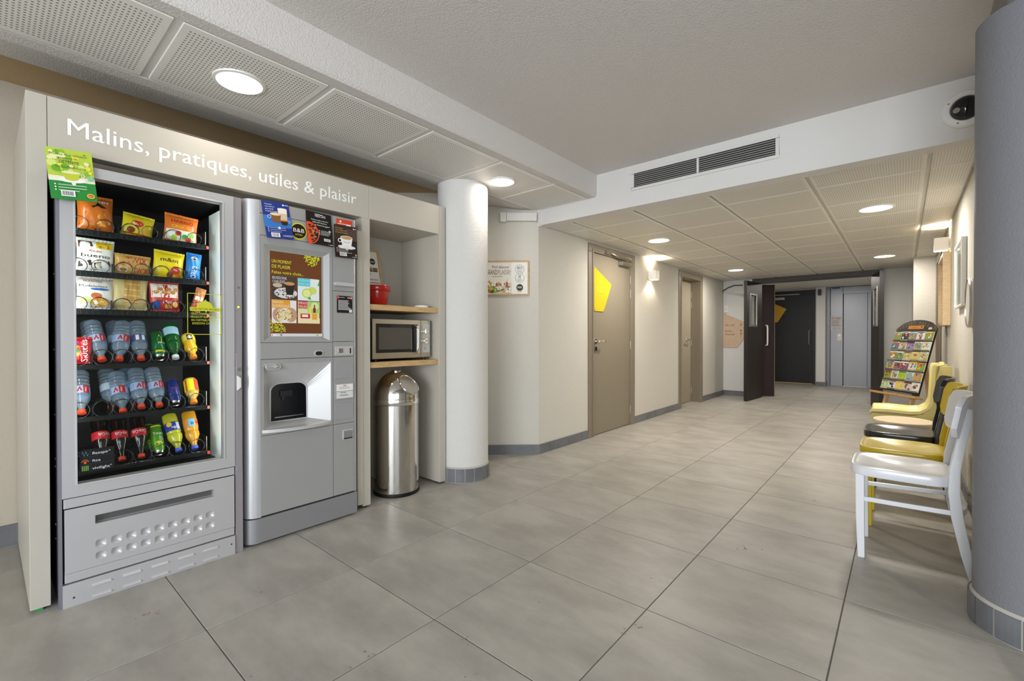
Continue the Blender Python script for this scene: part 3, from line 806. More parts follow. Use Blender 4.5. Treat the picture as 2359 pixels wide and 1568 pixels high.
part('lower_strip', S().box(-2.615, XV-0.001, 0.210, 0.827, 0.100, 0.1365), SILVER, vm, 0.002)
kp = part('kick_plate', S().box(-2.60, XV+0.002, 0.204, 0.830, 0.0, 0.094), SILVER, vm, 0.0015)
for r_, z in enumerate((0.060, 0.014)):
    for k in range(5):
        y0 = 0.291+k*0.0995
        lv = S(); lv.add([(XV+0.002, y0, z), (XV+0.002, y0+0.061, z), (XV+0.011, y0+0.061, z+0.002), (XV+0.011, y0, z+0.002), (XV+0.002, y0, z+0.010), (XV+0.002, y0+0.061, z+0.010)],
              [(0, 1, 2, 3), (3, 2, 5, 4), (0, 3, 4), (1, 5, 2)])
        part('louvre', lv, SILVER_L, kp)
for y, z in ((0.236, 0.036), (0.812, 0.056)): part('screw', S().cyl((XV+0.002, y, z), (XV+0.003, y, z), 0.0035, 8), BLACK, kp)
part('plinth_gap', S().box(-2.62, -2.605, 0.205, 0.83, 0.03, 0.44), BLACK, vm)
# lock post on the right
lp = part('lock_post', S().box(-2.63, XV-0.006, 0.8335, 0.869, 0.0, 1.812), mat('post_silver', '#a5a0a5', 0.4, metal=0.35), vm, 0.002)
part('lock_plate', S().box(XV-0.008, XV-0.003, 0.838, 0.866, 0.42, 1.02), mat('post_silver', '#a5a0a5', 0.4), lp, 0.002)
part('lock', S().cyl((XV-0.006, 0.852, 0.936), (XV+0.006, 0.852, 0.936), 0.009, 16), STEEL, lp)
part('latch_handle', S().prism([(0.842, 0.905), (0.858, 0.892), (0.858, 0.845), (0.842, 0.830)], lambda u, v: (XV-0.004, u, v), lambda u, v: (XV+0.012, u, v)), WHITE_P, lp, 0.002)
part('status_lamp', S().cyl((XV-0.006, 0.852, 1.254), (XV-0.002, 0.852, 1.254), 0.005, 12), glow('#c9d92a', 1.0), lp)
part('stud', S().cyl((XV-0.006, 0.852, 1.353), (XV-0.003, 0.852, 1.353), 0.005, 12), STEEL, lp)
# prints on the glass
YL_T = mat('print_yellow', '#cfd02c', 0.5)
a = Art(plane_fn((XV-0.0098, 0, 0), (0, 1, 0), (0, 0, 1)))
y0, y1, z0, z1 = 0.634, 0.776, 1.113, 1.312; t = 0.0028
for r_ in ((y0, z0, y1, z0+t), (y0, z1-t, y1, z1), (y0, z0, y0+t, z1), (y1-t, z0, y1, z1)): a.rect(*r_, YL_T); a.w -= a.step
a.poly([(0.672+0.034*(1+math.cos(PI*k/14))*1.0, 1.244+0.033*math.sin(PI*k/14)) for k in range(15)], YL_T)
a.rect(0.645, 1.227, 0.770, 1.245, YL_T); a.text('UNE PETITE ENVIE ?', 0.650, 1.2315, 0.0095, '#3c3f10', 0.115)
for k, tx in enumerate(('SÉLECTIONNEZ VOTRE', "PRODUIT SUR L'ÉCRAN", 'DU DISTRIBUTEUR DE', 'BOISSONS CHAUDES')):
    a.text(tx, 0.708, 1.209-0.0155*k, 0.0098, YL_T, (0.118, 0.12, 0.115, 0.108)[k], 'C')
a.build('glass_print', dr)
a = Art(plane_fn((XV-0.0098, 0, 0), (0, 1, 0), (0, 0, 1)))
# small black badge at the lower left of the glass
a.rect(0.258, 0.538, 0.367, 0.633, '#15181b')
for z in (0.5695, 0.601): a.rect(0.258, z, 0.367, z+0.001, '#3a3e42')
a.rect(0.290, 0.538, 0.2906, 0.633, '#3a3e42')
for k, (tx, z, w_) in enumerate((('flexspir°', 0.609, 0.058), ('ftca', 0.578, 0.026), ('vivilight°', 0.546, 0.062))):
    a.text(tx, 0.296, z, 0.0105, '#e8e9ea', w_)
pts = [(0.264+0.0012*k, 0.615+0.008*math.sin(k*0.75)) for k in range(18)]
for p, q_ in zip(pts, pts[1:]): a.poly([(p[0], p[1]-0.0012), (q_[0], q_[1]-0.0012), (q_[0], q_[1]+0.0012), (p[0], p[1]+0.0012)], '#6fb7d8'); a.w -= a.step
a.up()
for r_ in (0.0105, 0.0065): a.b.surf(lambda u, v, r_=r_: a.fn(0.274+(r_+0.0015*v)*math.cos(PI*u), 0.580+(r_+0.0015*v)*math.sin(PI*u), a.w), 12, 1, a.mi('#d86a3c'), False)
a.rect(0.2705, 0.574, 0.2775, 0.583, '#d86a3c')
for i in range(4):
    for j in range(4): a.rect(0.2635+0.0058*i, 0.5455+0.0052*j, 0.2675+0.0058*i, 0.5492+0.0052*j, '#7fae4a'); a.w -= a.step
a.build('badge_print', dr)

# trays, coils, dividers
def coil_mesh(r, turns, plen):
    n = int(turns*18)
    return S().tube([(-plen*max(0, k-20)/n, r*math.sin(2*PI*turns*k/n), r-r*math.cos(2*PI*turns*k/n)) for k in range(n+1)], 0.0012, 5).mesh('coil', mat('coil_wire', '#1c1c1e', 0.25, metal=0.3))
coilS = coil_mesh(0.030, 3, 0.16); coilB = coil_mesh(0.034, 3, 0.20)
XT = -2.690
RAIL = mat('tray_rail', '#1a1c1f', 0.25, metal=0.2)
RAILC = glassy('rail_clear', '#9a9e9a', 0.22, '#3c3f40', 0.05)
trays = []
rows = [(1.566, [(0.325,), (0.465,), (0.645,)], True), (1.386, [], True), (1.221, [], True), (0.982, [], False), (0.755, [], False), (0.524, [], False)]
bays = {0: [0.225, 0.405, 0.555, 0.742], 1: [0.225, 0.383, 0.525, 0.655, 0.742], 2: [0.225, 0.378, 0.517, 0.655, 0.742],
        3: [0.225, 0.312, 0.378, 0.447, 0.518, 0.583, 0.650, 0.742], 4: [0.225, 0.312, 0.378, 0.447, 0.518, 0.583, 0.650, 0.742], 5: [0.225, 0.312, 0.378, 0.447, 0.518, 0.583, 0.650, 0.742]}
for ri, (zt, _, snack) in enumerate(rows):
    tb = S(); tb.box(-3.30, XT-0.002, 0.224, 0.744, zt-0.016, zt-0.006)
    tr = part('tray', tb, RAIL, vm)
    part('front_rail', S().box(XT-0.003, XT+0.004, 0.224, 0.744, zt-0.022, zt+(0.004 if snack else 0.0)), RAIL if snack else RAILC, tr, 0.001, 1)
    if snack:
        rb = S()
        for k in range(26): rb.box(XT+0.004, XT+0.006, 0.235+k*0.0195, 0.238+k*0.0195, zt-0.018, zt-0.004)
        part('price_rail_ribs', rb, DARK, tr)
    bb = bays[ri]
    for k, y in enumerate(bb):
        if k in (0,): continue
        last = k == len(bb)-1
        part('divider', S().box(-3.0, XT-0.004, y-0.0012, y+0.0012, zt-0.006, zt+(0.07 if last else 0.045)), STEEL if last else DARK, tr)
    part('end_clip', S().box(XT-0.004, XT+0.010, 0.742, 0.752, zt-0.018, zt-0.004), mat('clip_red', '#c2402c', 0.4), tr)
    for k in range(len(bb)-1):
        y0, y1 = bb[k], bb[k+1]
        if snack and y1-y0 > 0.1:
            for q_ in (0.27, 0.73): shared('coil', coilS, tr, loc=(XT+0.007, y0+(y1-y0)*q_, zt-0.004))
        else: shared('coil', coilB if not snack else coilS, tr, loc=(XT+0.007, (y0+y1)/2, zt-0.004))
for y in (0.238, 0.790): area('machine_light', (-2.618, y, 1.13), (0, math.radians(90), 0), 1.2, 0.012, 1.0, (0.95, 1.0, 0.98))

# ------------------------------------------------------------------ goods
def bag(name, label, yc, zb, w_, h, col, draw, group, lean=0.12, T=0.045, x=XT-0.030, tilt=0.0, mm=None):
    root = empty(name, (x, yc, zb), label, 'snack pack', group)
    U = Vector((0, math.cos(tilt), math.sin(tilt))); V = Vector((-math.sin(lean), -math.sin(tilt)*math.cos(lean), math.cos(lean)*math.cos(tilt))); N = U.cross(V).normalized()
    O = Vector((x, yc, zb))
    cr = h*0.07
    def thick(u, v):      # u in -.5...5, v 0..1
        e = max(0.0, 1-(abs(u)*2)**3.2); g = math.sin(PI*min(max(v, 0), 1))**0.55
        return T/2*(e**0.6)*g + 0.0015*math.sin(u*23+v*9)*e
    def pt(u, v, side, off=0):
        wd = w_*(1-0.05*math.sin(PI*v))
        return O+U*(u*wd)+V*(cr+v*(h-2*cr))+N*(side*(thick(u, v)+off))
    m = mm or mat('foil_'+col.lstrip('#'), col, 0.32, spec=0.5, coat=0.2)
    mb = S(); mb.surf(lambda a_, b_: pt(a_-0.5, b_, 1), 14, 14); mb.surf(lambda a_, b_: pt(a_-0.5, b_, -1), 14, 14)
    part('wrapper', mb, m, root)
    for nm, v0, v1 in (('top_seal', h-cr, h), ('bottom_seal', 0, cr)):
        sb = S(); sb.surf(lambda a_, b_: O+U*((a_-0.5)*w_)+V*(v0+(v1-v0)*b_)+N*(0.0012*math.sin(a_*60)), 30, 1, 0, False)
        part(nm, sb, m, root)
    def fn(u, v, wz):
        uu = (u/w_); vv = (v-cr)/(h-2*cr)
        return pt(uu, vv, 1, wz)
    a_ = Art(fn, 0.0002, 0.0006); draw(a_, w_, h); a_.build('artwork', root)
    return root
G1 = 'snack packs in the vending machine'
def d_orange(a, w, h):
    a.poly([(-w*.47, h*.15), (w*.1, h*.08), (w*.45, h*.3), (w*.2, h*.55), (-w*.3, h*.5)], '#8e2a12')
    a.poly([(-w*.15, h*.18), (w*.28, h*.16), (w*.1, h*.48)], '#e3a13a'); a.poly([(-w*.42, h*.22), (-w*.12, h*.2), (-w*.25, h*.46)], '#d68a2c')
    a.poly([(0, h*.2), (w*.4, h*.24), (w*.25, h*.5)], '#f0b84c')
    a.poly([(-w*.3, h*.62), (w*.32, h*.66), (w*.05, h*.80), (0, h*.72)], '#1c1512'); a.text('Doritos', 0, h*.80, h*.085, '#f4f2ee', w*.74, 'C', bold=0.02)
bag('crisp_bag', 'orange tortilla crisp bag on the top tray, left', 0.330, 1.566, 0.122, 0.165, '#c96a1e', d_orange, G1)
def d_yellow(a, w, h):
    a.disc(-w*.05, h*.55, w*.2, '#d22a26', ry=h*.14); a.text("Lay's", -w*.05, h*.50, h*.11, '#ffffff', w*.26, 'C')
    a.disc(w*.22, h*.3, w*.16, '#e8b33a', ry=h*.13); a.disc(-w*.22, h*.26, w*.13, '#7e3a1a', ry=h*.12); a.rect(-w*.46, h*.1, w*.46, h*.14, '#c62823', 10, 1)
bag('crisp_bag', 'small yellow crisp bag with red badge, middle of the top tray', 0.470, 1.566, 0.118, 0.110, '#e7cf1f', d_yellow, G1, tilt=-0.14)
def d_har(a, w, h):
    a.rect(-w*.46, h*.08, w*.46, h*.42, '#e9e3cf', 12, 4); a.text('HARIBO', 0, h*.66, h*.12, '#b8231d', w*.66, 'C', bold=0.02); a.text('CROCO', -w*.04, h*.48, h*.10, '#f3d32c', w*.56, 'C', bold=0.02)
    for x_, y_, c in ((-.3, .25, '#f4f2ea'), (-.1, .3, '#c3362a'), (.1, .22, '#3c9b45'), (.3, .3, '#86c440'), (-.2, .15, '#a8d04a'), (.22, .14, '#d94b39')): a.disc(w*x_, h*y_, w*.09, c, ry=h*.08)
bag('sweet_bag', 'orange jelly sweet bag at the right of the top tray', 0.640, 1.566, 0.140, 0.142, '#e5752a', d_har, G1, tilt=-0.09)
def d_bueno(a, w, h):
    a.rect(0, h*.70, w*.45, h*.92, '#e8c928', 6, 3); a.text('LOT', w*.06, h*.83, h*.055, '#c2231f', w*.22); a.text('de 2', w*.06, h*.725, h*.08, '#c2231f', w*.30)
    a.text('Kinder', -w*.18, h*.575, h*.065, '#c2231f', w*.34); a.text('bueno', -w*.40, h*.42, h*.10, '#2b1c16', w*.78, bold=0.01)
    a.poly([(-w*.45, h*.12), (-w*.1, h*.2), (-w*.14, h*.34), (-w*.45, h*.28)], '#3a2219'); a.poly([(-w*.02, h*.12), (w*.40, h*.22), (w*.36, h*.36), (-w*.06, h*.26)], '#4a2b1e'); a.poly([(w*.02, h*.19), (w*.14, h*.22), (w*.12, h*.28), (w*.0, h*.25)], '#d9c7ae')
    a.poly([(-w*.46, h*.7), (-w*.08, h*.75), (-w*.12, h*.9), (-w*.46, h*.9)], '#4b2c22')
bag('chocolate_bag', 'white chocolate bar bag with yellow price corner, second tray left', 0.327, 1.387, 0.128, 0.152, '#ece9e4', d_bueno, G1, tilt=-0.03)
def d_twix(a, w, h):
    a.poly([(-w*.48, h*.08), (-w*.12, h*.08), (w*.02, h*.5), (-w*.3, h*.9), (-w*.48, h*.9)], '#e2c53a')
    a.text('TWIX', w*.08, h*.56, h*.28, '#c0221e', w*.58, 'C', bold=0.02); a.text('TWIX', w*.20, h*.12, h*.22, '#c0221e', w*.42, 'C', bold=0.02); a.text('x2', -w*.40, h*.42, h*.18, '#c0221e', w*.16)
    barcode(a, -w*.38, h*.14, w*.22, h*.16)
bag('biscuit_bar_pack', 'gold caramel biscuit bar pack with red lettering, second tray', 0.455, 1.387, 0.134, 0.098, '#cf9e54', d_twix, G1, tilt=-0.05)
def d_mm(a, w, h):
    a.text('m&m', -w*.02, h*.58, h*.15, '#4a2314', w*.58, 'C', bold=0.02)
    for x_, y_, c, r_ in ((-.22, .24, '#f0d21c', .2), (.22, .3, '#c93a22', .16), (.05, .14, '#8f3f1c', .1), (.32, .12, '#e8861f', .08)): a.disc(w*x_, h*y_, w*r_, c, ry=w*r_)
    a.text('m', w*.20, h*.27, h*.09, '#ffffff', w*.12, 'C')
bag('chocolate_bag', 'yellow coated-peanut bag on the second tray', 0.588, 1.387, 0.124, 0.135, '#e9cf18', d_mm, G1, tilt=-0.10)
def d_oreo(a, w, h):
    a.text('OREO', w*.18, h*.28, w*.34, '#ffffff', h*.42, 'C', rot=PI/2); a.disc(-w*.02, h*.78, w*.22, '#e9e4da', ry=h*.08); a.disc(-w*.02, h*.77, w*.2, '#2a2220', ry=h*.06)
bag('biscuit_pack', 'narrow blue biscuit pack at the right end of the second tray', 0.690, 1.387, 0.066, 0.140, '#2277c4', d_oreo, G1, tilt=-0.10)
def d_mad(a, w, h):
    a.poly([(w*.28, h*.08), (w*.46, h*.08), (w*.46, h*.92), (w*.34, h*.92)], '#b02330'); a.text('St Michel', -w*.34, h*.82, h*.05, '#a5202b', w*.5); a.text('Madeleines', -w*.44, h*.655, h*.075, '#2a3050', w*.74)
    a.disc(w*.1, h*.60, w*.26, '#2f66b0', ry=h*.035); a.disc(w*.12, h*.22, w*.26, '#d9983c', ry=h*.12); a.disc(w*.0, h*.40, w*.15, '#c46a3a', ry=h*.09); a.disc(-w*.28, h*.26, w*.18, '#c9cf8c', ry=h*.1); a.disc(w*.2, h*.2, w*.14, '#eab75c', ry=h*.07)
bag('cake_bag', 'white and red sponge cake bag, third tray left', 0.327, 1.222, 0.128, 0.150, '#ece6e0', d_mad, G1, tilt=-0.02)
def d_waf(a, w, h):
    a.rect(-w*.2, h*.18, w*.26, h*.84, '#cf9f55', 6, 10)
    for i in range(4): a.rect(-w*.2, h*(.22+.15*i), w*.26, h*(.245+.15*i), '#e8c98c', 6, 1); a.w -= a.step
    for i in range(3): a.rect(w*(-.1+.13*i), h*.18, w*(-.075+.13*i), h*.84, '#b98440', 1, 10); a.w -= a.step
    a.up()
bag('waffle_bag', 'see-through bag of waffles in the middle of the third tray', 0.443, 1.222, 0.132, 0.180, '#d6be84', d_waf, G1, tilt=-0.06)
def d_red(a, w, h):
    a.rect(-w*.46, h*.45, w*.46, h*.9, '#efe3d6', 10, 6); a.rect(-w*.05, h*.42, w*.12, h*.92, '#c02824', 3, 6)
    for i in range(6): a.disc(w*(-.3+.14*i), h*(.62+.1*(i % 2)), w*.1, '#c98544', ry=h*.06)
    a.rect(-w*.44, h*.1, -w*.16, h*.32, '#27509b', 4, 3); a.text('Mini', -w*.08, h*.26, h*.10, '#ffffff', w*.3); a.text('BN', w*.0, h*.11, h*.12, '#f3d32c', w*.22); a.disc(w*.34, h*.24, w*.1, '#e6bb6a', ry=h*.09)
bag('biscuit_bag', 'red and white mini biscuit bag on the third tray', 0.577, 1.222, 0.120, 0.152, '#c8302a', d_red, G1)
def d_kit(a, w, h):
    a.rect(-w*.4, h*.1, w*.4, h*.45, '#b12a22', 4, 5); a.rect(-w*.4, h*.48, w*.4, h*.62, '#e8ddd0', 4, 3); a.text('KitKat', w*.14, h*.14, w*.26, '#ffffff', h*.28, 'L', rot=PI/2)
bag('chocolate_bar', 'slim red chocolate bar leaning at the right of the third tray', 0.700, 1.228, 0.046, 0.128, '#a8673c', d_kit, G1, tilt=-0.28, T=0.02)
def d_skit(a, w, h):
    a.text('Skittles', w*.22, h*.08, w*.34, '#ffffff', h*.82, 'L', rot=PI/2)
    for i, c in enumerate(('#e8c520', '#3c9b45', '#e07a1e', '#7a2c86')): a.disc(-w*.32, h*(.35+.14*i), w*.12, c, ry=h*.06)
bag('sweet_bag', 'red fruit sweet bag at the left of the fourth tray', 0.285, 0.984, 0.064, 0.118, '#b3141c', d_skit, G1)

GB = 'drinks in the vending machine'
def bottle_profile(kind):
    # distance along axis from the cap end (0 = mouth), radius
    if kind == 'water':
        p = [(0.012, 0.018), (0.0125, 0.030), (0.020, 0.044), (0.029, 0.062), (0.032, 0.078), (0.0285, 0.084), (0.0315, 0.090), (0.0315, 0.122), (0.0315, 0.126)]
        for k in range(4): p += [(0.029, 0.131+0.018*k), (0.0325, 0.140+0.018*k)]
        p += [(0.031, 0.206), (0.024, 0.213), (0.0005, 0.209)]
        return p
    if kind == 'cola':
        return [(0.011, 0.018), (0.0115, 0.030), (0.015, 0.050), (0.0225, 0.074), (0.030, 0.094), (0.0305, 0.098), (0.0305, 0.138), (0.0305, 0.140), (0.027, 0.158), (0.0305, 0.176), (0.031, 0.192), (0.027, 0.205), (0.018, 0.208), (0.0005, 0.203)]
    if kind == 'juice':
        return [(0.013, 0.016), (0.0135, 0.026), (0.024, 0.042), (0.0285, 0.058), (0.0255, 0.076), (0.029, 0.094), (0.029, 0.126), (0.025, 0.136), (0.0005, 0.134)]
    if kind == 'soda':
        return [(0.012, 0.016), (0.0125, 0.028), (0.021, 0.048), (0.030, 0.070), (0.031, 0.086), (0.028, 0.094), (0.031, 0.102), (0.031, 0.150), (0.031, 0.178), (0.029, 0.196), (0.020, 0.202), (0.0005, 0.198)]
BM = {}
def bottle(name, label, y, zt, kind, body_m, cap_m, label_rng, label_col, draw, lean=0.60, yaw_=0.0, spin=0.0, x=XT-0.014, liquid=None, sx=1.0):
    root = empty(name, (x, y, zt), label, 'bottle', GB)
    # local axis: z = from cap towards base, leaning back (-x)
    ax = Vector((-math.sin(lean), math.sin(yaw_), math.cos(lean))).normalized()
    R = ax.to_track_quat('Z', 'X').to_matrix().to_4x4()
    # the local x axis that looks at the aisle
    front = (Vector((1, 0, 0)) - ax*ax.x).normalized(); side = ax.cross(front).normalized()
    B = Matrix.Identity(4)
    for i in range(3): B[i][0] = front[i]*sx; B[i][1] = side[i]*sx; B[i][2] = ax[i]
    B.translation = Vector((x, y, zt+0.012))
    pf = bottle_profile(kind)
    part('bottle_body', S().lathe(pf, 20, B), body_m, root)
    r0 = pf[0][0]+0.003
    cp_ = S(); cp_.lathe([(0.0005, 0), (r0, 0), (r0, 0), (r0, 0.016), (r0, 0.016), (pf[0][0]-0.001, 0.0165)], 20, B)
    part('cap', cp_, cap_m, root)
    a0, a1, r_ = label_rng
    lab = S(); lab.lathe([(r_+0.0006, a0), (r_+0.0006, a1)], 24, B)
    lo = part('label_band', lab, ink(label_col), root)
    if liquid: part('drink', S().lathe([(q_[0]-0.002, q_[1]) for q_ in pf[1:-1]]+[(0.0005, pf[-1][1]-0.004)], 16, B), liquid, root)
    if draw:
        def fn(u, v, wz):    # u around (metres along the arc, + = viewer's right), v along axis from cap
            an = spin+u/r_
            rr = r_+0.0006+wz
            return B @ Vector((rr*math.cos(an)/1.0, rr*math.sin(an), v))
        a_ = Art(fn, 0.00012, 0.0003); draw(a_, a0, a1, r_); a_.build('label_print', lo)
    return root
def l_vit(a, v0, v1, r):
    h = v1-v0
    a.rect(0.001, v0, 0.024, v1, '#c3202a', 6, 1); a.text('Vittel', 0.006, v1-0.003, 0.008, '#ffffff', h*.82, 'L', rot=-PI/2)
    a.poly([(-0.022, v0+h*.2), (-0.010, v0+h*.9), (-0.002, v0+h*.25), (-0.008, v0+h*.25), (-0.011, v0+h*.6), (-0.016, v0+h*.2)], '#c3202a')
    a.rect(-0.05, v0+h*.15, -0.03, v1-h*.15, '#8fa7d8', 5, 1)
def l_vit2(a, v0, v1, r):
    h = v1-v0
    a.rect(-0.016, v0+h*.12, -0.004, v1-h*.12, '#f0f0f4', 4, 1); a.rect(0.006, v0+h*.12, 0.018, v1-h*.12, '#e2e4f0', 4, 1); a.rect(-0.04, v0, -0.022, v1, '#3c4470', 5, 1); a.rect(0.024, v0, 0.04, v1, '#3c4470', 5, 1)
RED = ink('#e0492f'); ORANGE = ink('#e8862a'); BLUEC = ink('#4a5fc0'); WHITEC = ink('#e3e6e6')
LW = (0.088, 0.125, 0.0320)
Z4, Z5, Z6 = 0.984, 0.757, 0.526
wsp = [('water_bottle', 'clear water bottle, leftmost on the fourth tray, beside the red sweet bag', 0.347, Z4, -0.10, l_vit, 0.25),
       ('water_bottle', 'clear water bottle leaning right, second on the fourth tray', 0.404, Z4, 0.16, l_vit, 0.0),
       ('water_bottle', 'clear water bottle with dark back label, beside the green can', 0.483, Z4, 0.02, l_vit2, 0.0),
       ('water_bottle', 'clear water bottle half hidden at the far left of the fifth tray', 0.279, Z5, 0.02, l_vit, 0.15),
       ('water_bottle', 'clear water bottle pushed furthest forward on the fifth tray', 0.417, Z5-0.012, -0.03, l_vit, -0.2),
       ('water_bottle', 'clear water bottle in the middle of the fifth tray', 0.483, Z5, -0.01, l_vit, 0.3),
       ('water_bottle', 'clear water bottle next to the slim blue can', 0.551, Z5, -0.03, l_vit, 0.25)]
for nm, lb_, y, z, yw, fn_, sp_ in wsp: bottle(nm, lb_, y, z, 'water', WATER, RED, LW, '#a9bbdc' if fn_ is l_vit else '#56608c', fn_, 0.62, yw, sp_)
for y, z, lb_ in ((0.335, Z4, 'water bottle in the second row behind the leftmost fourth-tray bottle'), (0.424, Z4, 'water bottle in the second row behind the right-leaning bottle'), (0.395, Z5, 'water bottle in the second row behind the forward fifth-tray bottle'), (0.470, Z5, 'water bottle in the second row behind the middle fifth-tray bottle')):
    bottle('water_bottle', lb_, y-0.006, z, 'water', WATER, RED, LW, '#c9d6ea', None, 0.62, -0.02, 0, x=XT-0.095)
def l_col(a, v0, v1, r):
    a.text('Coca-Cola', 0.026, v1-0.009, 0.016, '#f4f0ec', 0.052, 'L', rot=PI)
COLA = mat('cola', '#140a08', 0.07, spec=0.7)
LC = (0.100, 0.137, 0.0307)
for y, z, lb_, sp_, ln in ((0.346, Z6+0.006, 'dark cola bottle behind the black badge, leftmost on the bottom tray', 0.5, 0.52), (0.412, Z6, 'dark cola bottle, middle one of three on the bottom tray', 0.2, 0.52), (0.482, Z6, 'dark cola bottle next to the green and yellow can', -0.1, 0.52)):
    bottle('cola_bottle', lb_, y, z, 'cola', COLA, RED, LC, '#b9202a', l_col, ln, 0.0, sp_)
def l_per(a, v0, v1, r): fake_lines(a, -0.022, v1-0.012, 0.045, 3, 0.012, 0.004, '#6d8ca0', 9)
bottle('mineral_water_bottle', 'green mineral water bottle with pale blue label and white cap', 0.616, Z4, 'soda', GREENG, WHITEC, (0.128, 0.172, 0.0312), '#a9cfe0', l_per, 0.60, 0.0, 0)
def l_or(a, v0, v1, r): a.rect(-0.012, v0, 0.012, v1, '#20242a', 4, 1); a.disc(0, (v0+v1)/2, 0.009, '#f0f0ea')
JUY = mat('juice_yellow', '#d9a514', 0.15); JUO = mat('juice_orange', '#c98a1c', 0.12); JUL = mat('juice_lemon', '#b9b62c', 0.12)
bottle('juice_bottle', 'small orange juice bottle with orange cap on the fourth tray', 0.690, Z4, 'juice', JUY, ORANGE, (0.094, 0.124, 0.0292), '#d9c040', l_or, 0.60, -0.06, 0)
def l_ye(a, v0, v1, r): a.rect(0.006, v0, 0.03, v1, '#d8482a', 5, 1); a.rect(-0.034, v0, -0.024, v1, '#d8482a', 3, 1)
bottle('juice_bottle', 'small juice bottle with bright yellow label at the right of the fifth tray', 0.690, Z5, 'juice', mat('juice_fog', '#c9a24c', 0.15), ORANGE, (0.060, 0.126, 0.0295), '#e4dc1e', l_ye, 0.60, 0.02, 0)
def l_yb(a, v0, v1, r): a.text('ngo', -0.008, v0+0.012, 0.014, '#ffffff', 0.026); a.disc(-0.016, v1-0.012, 0.012, '#e8b63a'); a.rect(0.012, v0+0.004, 0.028, v1-0.004, '#d9dce8', 4, 1)
bottle('soda_bottle', 'lemon yellow soda bottle with dark blue label on the bottom tray', 0.628, Z6, 'soda', JUL, BLUEC, (0.104, 0.150, 0.0312), '#2b3a94', l_yb, 0.55, -0.10, 0)
def l_ob(a, v0, v1, r): a.rect(-0.014, v0, 0.012, v1, '#6fb4dc', 5, 1); barcode(a, -0.008, v0+0.006, 0.018, 0.02); a.disc(0.024, (v0+v1)/2, 0.010, '#d0402c')
bottle('soda_bottle', 'orange soda bottle with light blue label at the right of the bottom tray', 0.694, Z6, 'soda', JUO, BLUEC, (0.112, 0.152, 0.0312), '#d8873a', l_ob, 0.50, -0.03, 0)
def can(name, label, y, zt, r, h, col, draw, lean=0.60, x=XT-0.02, top=None):
    root = empty(name, (x, y, zt), label, 'can', GB)
    ax = Vector((-math.sin(lean), 0, math.cos(lean))); front = (Vector((1, 0, 0))-ax*ax.x).normalized(); side = ax.cross(front)
    B = Matrix.Identity(4)
    for i in range(3): B[i][0] = front[i]; B[i][1] = side[i]; B[i][2] = ax[i]
    B.translation = Vector((x, y, zt+0.014))
    part('can_body', S().lathe([(r*.8, 0.006), (r, 0.014), (r, h-0.012), (r*.86, h-0.003)], 24, B), mat('can_'+col.lstrip('#'), col, 0.25, metal=0.3), root)
    part('rim', S().lathe([(0.0005, 0.006), (r*.72, 0.004), (r*.8, 0.0), (r*.82, 0.006), (r*.82, 0.006), (r, 0.0145)], 24, B), STEEL, root)
    part('rim', S().lathe([(r*.86, h-0.003), (r*.86, h), (r*.78, h), (r*.76, h-0.004), (0.0005, h-0.004)], 24, B), STEEL, root)
    a_ = Art(lambda u, v, wz: B @ Vector(((r+wz)*math.cos(u/r), (r+wz)*math.sin(u/r), v)), 0.00012, 0.0003)
    draw(a_, r, h); a_.build('artwork', root)
    return root
def c_gr(a, r, h): a.poly([(-0.006, h*.62), (0.012, h*.56), (0.014, h*.72), (0.004, h*.84)], '#e3dc2e'); a.text('perrier', -0.004, h*.50, 0.012, '#e8f0e4', 0.036); a.rect(-0.02, h*.16, 0.022, h*.24, '#c9cf2e', 6, 1)
can('drink_can', 'dark green drink can with yellow leaf on the fourth tray', 0.556, Z4, 0.0265, 0.146, '#186b34', c_gr)
def c_rb(a, r, h):
    a.poly([(-0.022, h*.10), (0.022, h*.10), (0.022, h*.48), (-0.022, h*.40)], '#b9bfc8'); a.text('Red Bull', -0.012, h*.56, 0.010, '#c9303a', 0.028); a.poly([(0.012, h*.1), (0.026, h*.1), (0.026, h*.4)], '#24409a')
can('drink_can', 'slim blue and silver energy drink can on the fifth tray', 0.617, Z5, 0.0245, 0.134, '#22327e', c_rb)
def c_to(a, r, h):
    a.text('Tourtel', -0.018, h*.62, 0.013, '#f2f4e8', 0.054); a.disc(0.0, h*.30, 0.016, '#d9cf3a', ry=0.012); a.rect(-0.024, h*.90, 0.024, h*.94, '#d9cf3a', 6, 1); a.disc(0.012, h*.45, 0.01, '#8f8f78')
can('drink_can', 'lime green beer can with yellow band on the bottom tray', 0.550, Z6, 0.0255, 0.150, '#5c9c28', c_to)
can('drink_can', 'second lime green beer can, behind the front one on the bottom tray', 0.532, Z6, 0.0255, 0.150, '#5c9c28', c_to, x=XT-0.085)

# ------------------------------------------------------------------ hot drinks machine
cm = empty('hot_drinks_machine', (-2.95, 1.2, 0), 'silver hot drinks machine with lit touch screen and cup recess', 'vending machine')
XM = -2.570
cb = S(); cb.box(-3.35, -2.66, 0.892, 1.515, 0.02, 1.82); part('casing', cb, mat('casing_dark', '#2b2c2f', 0.5), cm)
def rounded_post(y0, y1, sgn, z0, z1):
    r = y1-y0; pts = [(y1, XM-0.10), (y1, XM)] if sgn < 0 else [(y0, XM), (y0, XM-0.10)]
    arc = [(y1-r*math.sin(t), XM-0.055*(1-math.cos(t))) for t in [k*PI/16 for k in range(9)]] if sgn < 0 else [(y0+r*math.sin(t), XM-0.055*(1-math.cos(t))) for t in [k*PI/16 for k in range(9)]]
    if sgn < 0: pts = [(y1, XM-0.10)]+arc+[(y0, XM-0.10)]
    else: pts = [(y0, XM-0.10)]+arc+[(y1, XM-0.10)]
    return S().prism(pts, lambda y, x: (x, y, z0), lambda y, x: (x, y, z1), 0, True)
